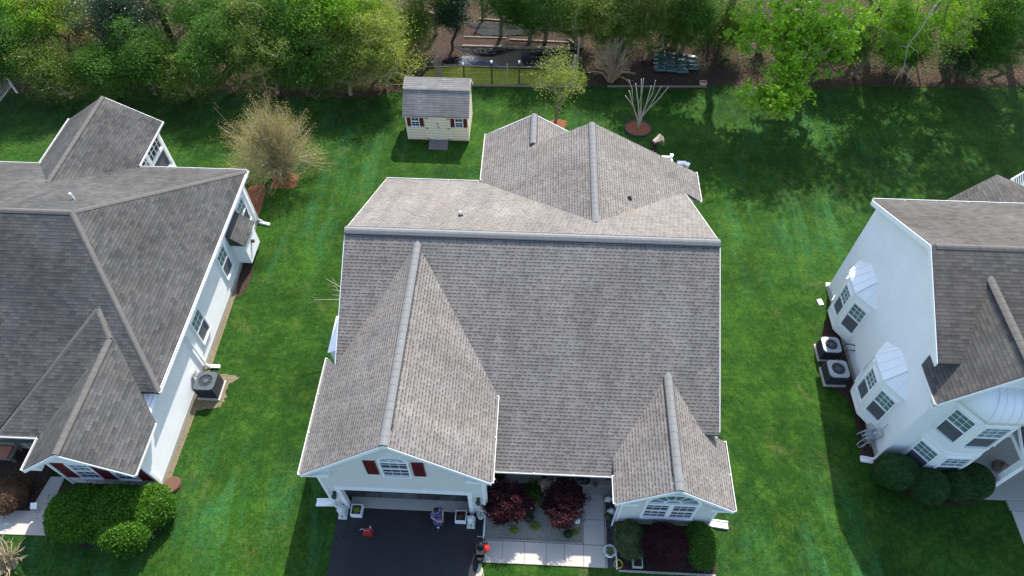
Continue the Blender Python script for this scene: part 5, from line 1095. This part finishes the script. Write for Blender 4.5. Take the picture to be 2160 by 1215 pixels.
# ================================================================ ENTRY OBJECTS
stone=plain('white_cast_stone',(.62,.64,.60),.8,.2,.2,12,0,.5,30)
def lion(x,y,label,seed=1,s=1.):
    """seated guardian animal statue on a plinth, facing the street"""
    t=thing('stone_statue',label,'statue',(x,y,0),'white stone statues by the garage'); mb=MB(); mb.box(x-.17*s,x+.17*s,y-.26*s,y+.2*s,0.03,.12); mb.build('plinth',stone,t)
    mb=MB(); mb.ball((x,y+.02,.36*s),.15*s,.17*s,.25*s,14,10,.03,seed); mb.ball((x,y-.06*s,.66*s),.155*s,.15*s,.15*s,14,10,.07,seed+1); mb.ball((x,y-.19*s,.64*s),.07*s,.08*s,.06*s,10,7); mb.ball((x,y+.12*s,.24*s),.18*s,.13*s,.13*s,12,8)
    for q in (-.08,.08): mb.tube([(x+q*s,y-.1*s,.45*s),(x+q*s,y-.17*s,.14*s)],[.055*s,.045*s],8); mb.ball((x+q*s,y-.21*s,.15*s),.055*s,.075*s,.04*s,8,5); mb.ball((x+q*1.2*s,y,.80*s),.04*s,.03*s,.04*s,8,5)
    mb.build('figure',stone,t,True)
p=at(724,1092); lion(p.x,p.y+.18,'seated white stone statue left of the garage door',1); p=at(994,1108); lion(p.x+.0,p.y+.1,'seated white stone statue right of the garage door',2,.95)
p=at(1014,1088,.15); mb=MB(); mb.lathe((p.x,p.y,0.0),[(.12,0),(.15,.2),(.16,.3),(.13,.31),(.12,.25),(.05,.24)],14); single(mb,'stone_pot',stone,'small pale urn at the right garage corner beside the statue','pot')
def planter(x,y,label,plantcol,seed):
    t=thing('square_planter',label,'planter',(x,y,0),'white square planters by the garage'); mb=MB(); w=.22;hh=.36
    for a_,b_,c_,d_ in ((-w,w,-w,-w+.035),(-w,w,w-.035,w),(-w,-w+.035,-w+.035,w-.035),(w-.035,w,-w+.035,w-.035)): mb.box(x+a_,x+b_,y+c_,y+d_,.03,hh)
    mb.build('pot',M['trim'],t); mb=MB(); mb.box(x-w+.03,x+w-.03,y-w+.03,y+w-.03,.03,hh-.07); mb.build('soil',M['barkdark'],t)
    rg=np.random.default_rng(seed); P=rg.normal(size=(320,3))*[.06,.06,.05]+[x,y,hh+.02]; leafmesh('plant',P,.11,seed,L[plantcol],t,.3)
p=at(752,1075,.33); planter(p.x,p.y,'white square planter with sprouting plant at the left garage jamb','yel',1); p=at(972,1088,.33); planter(p.x,p.y,'white square planter with sparse plant at the right garage jamb','bronze',2)
def lantern(x,y,z,label):
    mb=MB(); mb.box(x-.06,x+.06,y-.03,y,z-.05,z+.12); mb.tube([(x,y-.02,z+.1),(x,y-.12,z+.16),(x,y-.15,z+.08)],.015,6); mb.lathe((x,y-.15,z-.22),[(.02,0),(.07,.04),(.085,.2),(.11,.21),(.03,.3),(.012,.34)],10); o=single(mb,'wall_lantern',M['capline'],label,'lantern','wall lanterns at the garage'); return o
lantern(-7.22,9.09,1.75,'black wall lantern left of the garage door'); lantern(-1.70,9.09,1.75,'black wall lantern right of the garage door')
# garage clutter
mb=MB(); mb.lathe((-6.3,10.3,.06),[(.25,0),(.3,.75),(.32,.76),(.32,.8),(.1,.86)],18); single(mb,'trash_bin',M['capline'],'dark bin inside the left side of the garage','bin'); mb=MB(); mb.box(-3.4,-2.5,11.2,11.8,.06,.8); mb.box(-3.3,-2.7,11.3,11.7,.803,1.1); single(mb,'storage_boxes',M['bark'],'stacked brown boxes deep inside the garage','box')
# red fuel can and white bottle on the drive
p=at(776,1124,.1); t=thing('fuel_can','small red plastic fuel can standing on the driveway','fuel can',(p.x,p.y,.03)); red=plain('red_plastic',(.35,.02,.015),.35,.5); X,Y=p.x,p.y; mb=MB()
mb.prism([(X-.17,Y-.12,.04),(X+.19,Y-.14,.04),(X+.20,Y+.12,.04),(X-.15,Y+.13,.04)],(0,0,.22)); mb.prism([(X-.13,Y-.09,.26),(X+.14,Y-.1,.26),(X+.12,Y+.09,.26),(X-.11,Y+.1,.26)],(0,0,.07)); o=mb.build('can',red,t); fixn(o)
mb=MB(); mb.tube([(X-.1,Y,.33),(X-.1,Y,.40),(X+.08,Y,.41),(X+.1,Y,.33)],.018,6); mb.build('handle',plain('pale_red',(.55,.22,.20)),t); mb=MB(); mb.tube([(X-.1,Y+.04,.33),(X-.2,Y+.06,.42),(X-.27,Y+.0,.38)],.016,6); mb.build('spout',plain('pale_spout',(.5,.35,.38)),t)
p=at(781,1113); mb=MB(); mb.tube([(p.x,p.y+.04,.06),(p.x+.02,p.y-.07,.06)],[.025,.035],8); single(mb,'white_bottle',M['trim'],'tiny white bottle lying beside the red fuel can','bottle')
# pressure washer at the walk corner and its cord
p=at(1015,1168,.0); X,Y=p.x,p.y+.05; t=thing('pressure_washer','black and red wheeled machine at the corner of driveway and walk','machine',(X,Y,0)); mb=MB()
mb.box(X-.16,X+.14,Y-.24,Y+.2,.18,.55); mb.prism([(X-.14,Y-.3,.1),(X+.12,Y-.3,.1),(X+.05,Y-.42,.1),(X-.08,Y-.42,.1)],(0,0,.35)); mb.ball((X,Y+.1,.6),.15,.14,.12,12,8); o=mb.build('housing',plain('machine_black',(.012,.012,.014),.5,.2),t); fixn(o)
mb=MB(); mb.ball((X+.2,Y+.03,.45),.14,.15,.13,14,9); mb.lathe((X+.2,Y+.03,.56),[(.06,0),(.06,.05)],10); mb.build('tank',plain('bright_red_tank',(.62,.02,.02),.25,.6),t,True)
for s in (-.2,.2): mb=MB(); mb.tube([(X+s-.03,Y+.2,.14),(X+s+.03,Y+.2,.14)],.14,16); mb.build('wheel',M['barkdark'],t)
mb=MB(); mb.tube([(X-.13,Y+.2,.5),(X-.13,Y+.33,.9),(X+.13,Y+.33,.9),(X+.13,Y+.2,.5)],.018,6); mb.build('handle',M['capline'],t)
mb=MB(); mb.tube([(X,Y-.42,.12),at(1014,1186,.04),at(1016,1198,.03),at(1020,1215,.03),at(1026,1260,.03),at(1030,1400,.03)],.014,5); single(mb,'extension_cord',plain('yellow_green_cord',(.50,.55,.18),.5),'yellow green cord trailing from the black machine over the lawn','cord')
# entry pots, stones, statue in the beds
def pot(u,v,z,r,h,label,mat,plant=None,seed=1,zb=0.):
    p=at(u,v,z); t=thing('plant_pot',label,'planter',(p.x,p.y,zb)); mb=MB(); mb.lathe((p.x,p.y,zb),[(r*.65,0),(r*.95,h*.85),(r*1.05,h*.9),(r*1.05,h),(r*.9,h),(r*.88,h*.8),(.02,h*.78)],18); mb.build('pot',mat,t)
    if plant: rg=np.random.default_rng(seed); P=rg.normal(size=(260,3))*[r*.42,r*.42,r*.3]+[p.x,p.y,zb+h+.05]; leafmesh('plant',P,.09,seed,L[plant],t,.4)
pot(1232,1013,.3,.24,.3,'large dark round pot on the entry porch beside the right maple',M['capline'],'dark',1,.16); pot(1283,1005,.3,.18,.28,'dark pot at the right end of the entry porch',M['capline'],'dark',2,.16); pot(1055,1006,.3,.2,.4,'dark pot at the left end of the entry porch',M['capline'],'dark',3,.16)
pot(1286,1163,.25,.24,.3,'white urn with a leafy plant on the dark rock strip',M['trim'],'vari',4); pot(1115,1092,.15,.2,.2,'low dark pot on the gravel right of the left maple',M['capline'],'dark',5); pot(1198,1127,.12,.17,.18,'dark green pot at the front right of the gravel bed',plain('green_pot',(.03,.06,.035)),'box',6); pot(1283,1090,.12,.14,.15,'small dark pot in the middle of the rock strip',M['bark'],'vari',7)
p=at(1255,1022,.17); mb=MB(); mb.prism([(p.x-.12,p.y,.162),(p.x,p.y-.14,.162),(p.x+.13,p.y,.162),(p.x,p.y+.12,.162)],(0,0,.1)); single(mb,'stone_block',M['bark'],'dark diamond shaped block on the porch step','block')
for u,v,s,lab,sd in ((1222,1072,.13,'white stone figure at the right side of the right maple, middle one',1),(1218,1098,.13,'white stone figure at the right side of the right maple, nearest one',2),(1223,1017,.13,'white stone figure at the right side of the right maple, farthest one',3),(1283,1052,.16,'white rounded stone at the top of the rock strip',4),(1289,1078,.17,'pale statue at the wall corner left of the arched window',5)):
    p=at(u,v,.2); mb=MB(); mb.ball((p.x,p.y,.12),s,s*.8,.14,10,7,.12,sd); mb.ball((p.x+.01,p.y-.02,.32),s*.65,s*.6,.12,10,7,.12,sd+3); single(mb,'garden_statue',stone,lab,'statue','small white garden ornaments',True)
c=at(1134,1038,.25); rg=np.random.default_rng(3); P=rg.normal(size=(2600,3))*[.42,.2,.1]+[c.x,c.y,.18]; t=thing('leafy_plant','low strap leaved green plants at the porch edge between the maples','plant',(c.x,c.y,0)); P=P[P[:,2]>.03]; leafmesh('foliage',P,.15,3,L['mid'],t,.22)
for u,v,s,lab in ((1118,1075,.2,'dark stepping stone between the maples'),(1128,1110,.25,'yellow green low plant in the middle of the gravel bed'),(1085,1118,.2,'yellow green low plant at the front of the left maple'),(1212,1122,.16,'yellow green low plant near the dark green pot')):
    p=at(u,v,.05)
    if 'stone' in lab: mb=MB(); mb.lathe((p.x,p.y,.02),[(s,0),(s*.95,.05),(.02,.06)],11); single(mb,'stepping_stone',M['rock'],lab,'stone')
    else: bush('low_plant',lab,'plant',(p.x,p.y,.08),(s,s*.8,.1),500,.06,'yel',int(u),None,False,.3,0,.4)
p=at(1345,1186,.2); X,Y=p.x,p.y; t=thing('square_planter','square pale green planter at the front of the shrub bed','planter',(X,Y,0)); mb=MB(); w=.19
for a_,b_,c_,d_ in ((-w,w,-w,-w+.03),(-w,w,w-.03,w),(-w,-w+.03,-w+.03,w-.03),(w-.03,w,-w+.03,w-.03)): mb.box(X+a_,X+b_,Y+c_,Y+d_,0,.25)
mb.build('pot',plain('pale_green',(.35,.45,.38)),t); mb=MB(); mb.box(X-w+.03,X+w-.03,Y-w+.03,Y+w-.03,0,.12); mb.build('soil',M['barkdark'],t)
p=at(1304,1190,.1); mb=MB()
for k in range(3): mb.tube([(p.x+.16*math.cos(i*.5236+k),p.y+.16*math.sin(i*.5236+k),.06+.05*k+.03*math.sin(i+k)) for i in range(13)],.012,5,False)
single(mb,'wire_plant_cage',plain('yellow_wire',(.55,.45,.05)),'yellow wire ring at the lower left corner of the shrub bed','plant support')
p=at(1305,1108,.15); bush('red_plant','small reddish plant at the left end of the shrub bed','plant',(p.x,p.y,.15),(.22,.18,.16),500,.07,'bronze',5,None,False,.4,0,.4)
p=at(1440,345,0); 
for u,v,r,lab in ((1438,344,(.26,.12,.16),'white low box behind the right eave of the rear roof'),(1450,348,(.13,.13,.2),'white round bucket behind the right eave of the rear roof')):
    p=at(u,v,.1); mb=MB(); 
    if r[0]>.2: mb.box(p.x-r[0],p.x+r[0],p.y-r[1],p.y+r[1],0,r[2])
    else: mb.lathe((p.x,p.y,0),[(r[0]*.9,0),(r[0],r[2]),(r[0]*1.08,r[2]),(.01,r[2]+.02)],16)
    single(mb,'white_tub',M['trim'],lab,'tub')

# ================================================================ PEOPLE
skin=plain('skin',(.45,.26,.18),.6,.3,.05); hair=plain('dark_hair',(.012,.010,.010),.6,.3)
def skinned(name,V,Ed,Rr,mat,parent,root=0,sub=2):
    off=parent.location if parent else Vector((0,0,0))
    me=bpy.data.meshes.new(name); me.from_pydata([tuple(Vector(v)-off) for v in V],Ed,[]); me.update(); me.materials.append(mat)
    o=bpy.data.objects.new(name,me); C.objects.link(o); o.parent=parent
    m=o.modifiers.new('skin','SKIN'); m.use_smooth_shade=True; 
    sv=me.skin_vertices[0].data if me.skin_vertices else None
    if sv is None:
        bm=bmesh.new(); bm.from_mesh(me); bm.verts.layers.skin.verify(); bm.to_mesh(me); bm.free(); sv=me.skin_vertices[0].data
    for i,r in enumerate(Rr): sv[i].radius=(r,r) if not isinstance(r,tuple) else r
    sv[root].use_root=True
    o.modifiers.new('sub','SUBSURF').levels=sub; o.modifiers['sub'].render_levels=sub; return o
def person(label,origin,yaw,J,top,bottom,shoes,skirt=False):
    """J: joint name -> local (x right, y forward, z up)"""
    t=thing('person',label,'person',origin); cz,sz_=math.cos(yaw),math.sin(yaw); O=Vector(origin)
    W=lambda p: O+Vector((p[0]*cz-p[1]*sz_,p[0]*sz_+p[1]*cz,p[2]))
    N=['pelvis','belly','chest','neck','headb','headm','headt','nose','earl','earr']; par={'belly':'pelvis','chest':'belly','neck':'chest','headb':'neck','headm':'headb','headt':'headm','nose':'headm','earl':'headm','earr':'headm'}
    rad={'pelvis':.13,'belly':.12,'chest':.13,'neck':.05,'headb':.07,'headm':.088,'headt':.07,'nose':.016,'earl':.018,'earr':.018}
    hb,ht=Vector(J['headb']),Vector(J['headt']); J['headm']=tuple(hb.lerp(ht,.55)); f=Vector(J.get('face',(0,1,0))).normalized(); sd=(ht-hb).normalized().cross(f)
    J['nose']=tuple(hb.lerp(ht,.42)+f*.108); J['earl']=tuple(hb.lerp(ht,.5)+sd*.09); J['earr']=tuple(hb.lerp(ht,.5)-sd*.09)
    for s in 'lr':
        for a,b,r in (('sh','chest',.065),('el','sh',.043),('wr','el',.028),('palm','wr',.032),('hip','pelvis',.095),('kn','hip',.065),('an','kn',.042),('toe','an',.035)): N.append(a+s); par[a+s]=b+s if b not in('chest','pelvis') else b; rad[a+s]=r
        wv,pv=Vector(J['wr'+s]),Vector(J['palm'+s]); d=(pv-wv).normalized(); sd2=d.cross(Vector((0,0,1))); sd2=sd2.normalized() if sd2.length>.1 else Vector((1,0,0)); nn=sd2.cross(d)
        for k,(o,L_) in enumerate(((-.03,.055),(-.011,.066),(.010,.062),(.029,.048))):
            a,b=f'f{k}a{s}',f'f{k}b{s}'; J[a]=tuple(pv+d*(.03+L_*.5)+sd2*o); J[b]=tuple(pv+d*(.03+L_)+sd2*o-nn*.025); N+= [a,b]; par[a]='palm'+s; par[b]=a; rad[a]=.009; rad[b]=.008
        a,b='ta'+s,'tb'+s; J[a]=tuple(pv-sd2*.045-d*.0); J[b]=tuple(pv-sd2*.055+d*.035); N+=[a,b]; par[a]='palm'+s; par[b]=a; rad[a]=.011; rad[b]=.009
    ix={n:i for i,n in enumerate(N)}
    skinned('body',[W(J[n]) for n in N],[(ix[n],ix[par[n]]) for n in N if n in par],[rad[n] for n in N],skin,t)
    def cloth(nm,names,grow,mat,cut=None):
        ii={n:i for i,n in enumerate(names)}; V=[Vector(J[n]) for n in names]
        for n,(a,fr) in (cut or {}).items(): V[ii[n]]=Vector(J[a]).lerp(Vector(J[n]),fr)
        skinned(nm,[W(v) for v in V],[(ii[n],ii[par[n]]) for n in names if par.get(n) in ii],[rad[n]+grow for n in names],mat,t)
    cloth('shirt',['belly','chest','pelvis','shl','shr','ell','elr'],.028,top,{'ell':('shl',.75),'elr':('shr',.75)})
    if not skirt: cloth('trousers',['pelvis','hipl','hipr','knl','knr','anl','anr'],.024,bottom,{'anl':('knl',.9),'anr':('knr',.9)})
    else:
        mb=MB(); p0=W(J['belly']); p1=W((0,.02,.55)); p2=W((0,.03,.22)); mb.tube([p0,W(J['pelvis']),p1,p2],[.155,.19,.21,.235],14); o=mb.build('dress_skirt',bottom,t,True)
    for s in 'lr':
        a,b=W(J['an'+s]),W(J['toe'+s]); mb=MB(); mb.tube([a-(b-a)*.35+Vector((0,0,-.03)),a.lerp(b,.5)+Vector((0,0,-.03)),b+(b-a)*.2],[.045,.052,.035],8); mb.build('shoe',shoes,t,True)
    c=W(tuple(hb.lerp(ht,.68)-f*.022)); mb=MB(); mb.ball(c,.105,.105,.10,14,9,.03,3); mb.build('hair',hair,t,True); return t
def pattern(name,a,b,c):
    m,t,bb=newmat(name,.8,.2); g=G(t); n=g.noise(g.pos(),16,2,.6); g.l(g.ramp(n,[(.4,a),(.5,b),(.62,c)]),bb.inputs['Base Color']); return m
purple=pattern('purple_print_dress',(.025,.02,.08),(.06,.05,.19),(.22,.22,.42))
stand=dict(pelvis=(0,0,.92),belly=(0,.01,1.08),chest=(0,.02,1.28),neck=(0,.03,1.42),headb=(0,.06,1.46),headt=(0,.10,1.63),face=(0,1,-.35),
 shl=(-.17,.02,1.34),ell=(-.24,.06,1.10),wrl=(-.12,.28,1.02),palml=(-.05,.34,1.03),shr=(.17,.02,1.34),elr=(.24,.06,1.10),wrr=(.12,.28,1.04),palmr=(.05,.34,1.06),
 hipl=(-.09,0,.86),knl=(-.09,.03,.48),anl=(-.08,0,.09),toel=(-.09,.15,.03),hipr=(.09,0,.86),knr=(.09,.04,.48),anr=(.08,.03,.09),toer=(.12,.18,.03))
p=at(926,1102); person('person in a purple patterned dress standing on the driveway looking at their hands',(p.x,p.y,.03),R_(215),stand,purple,purple,plain('pale_pink_shoe',(.62,.52,.54)),True)
bend=dict(pelvis=(0,-.12,.86),belly=(0,.04,1.00),chest=(0,.28,1.08),neck=(0,.42,1.06),headb=(0,.46,1.03),headt=(0,.62,.98),face=(0,.35,-1),
 shl=(-.17,.33,1.07),ell=(-.19,.38,.80),wrl=(-.12,.46,.57),palml=(-.10,.49,.49),shr=(.17,.33,1.07),elr=(.21,.42,.82),wrr=(.14,.52,.6),palmr=(.11,.55,.52),
 hipl=(-.09,-.1,.82),knl=(-.1,.0,.46),anl=(-.09,-.08,.09),toel=(-.1,.1,.03),hipr=(.09,-.1,.82),knr=(.1,.04,.46),anr=(.1,-.02,.09),toer=(.1,.14,.03))
beige=plain('beige_shirt',(.62,.52,.36),.85,.1,.1,8); p=at(1380,325); person('person in a beige shirt bending over the lawn behind the white deck railing',(p.x-.05,p.y+.1,0),R_(-60),bend,beige,plain('black_trousers',(.02,.02,.024)),M['capline'])
kneel=dict(pelvis=(0,-.16,.42),belly=(0,-.02,.55),chest=(0,.2,.68),neck=(0,.34,.74),headb=(0,.38,.73),headt=(0,.52,.74),face=(0,.6,-1),
 shl=(-.18,.24,.69),ell=(-.24,.36,.46),wrl=(-.14,.52,.28),palml=(-.12,.57,.2),shr=(.18,.24,.69),elr=(.26,.32,.45),wrr=(.16,.48,.26),palmr=(.14,.53,.18),
 hipl=(-.1,-.16,.38),knl=(-.13,.14,.12),anl=(-.12,-.3,.09),toel=(-.12,-.45,.05),hipr=(.1,-.16,.38),knr=(.14,.10,.12),anr=(.12,-.34,.09),toer=(.12,-.5,.05))
p=at(1150,1044); person('person in a tan shirt and jeans kneeling to weed between the maroon maples',(p.x,p.y,.03),R_(10),kneel,plain('tan_shirt',(.50,.42,.28),.85,.1,.1,8),plain('blue_jeans',(.06,.07,.15),.85,.1,.2,8),M['capline'])
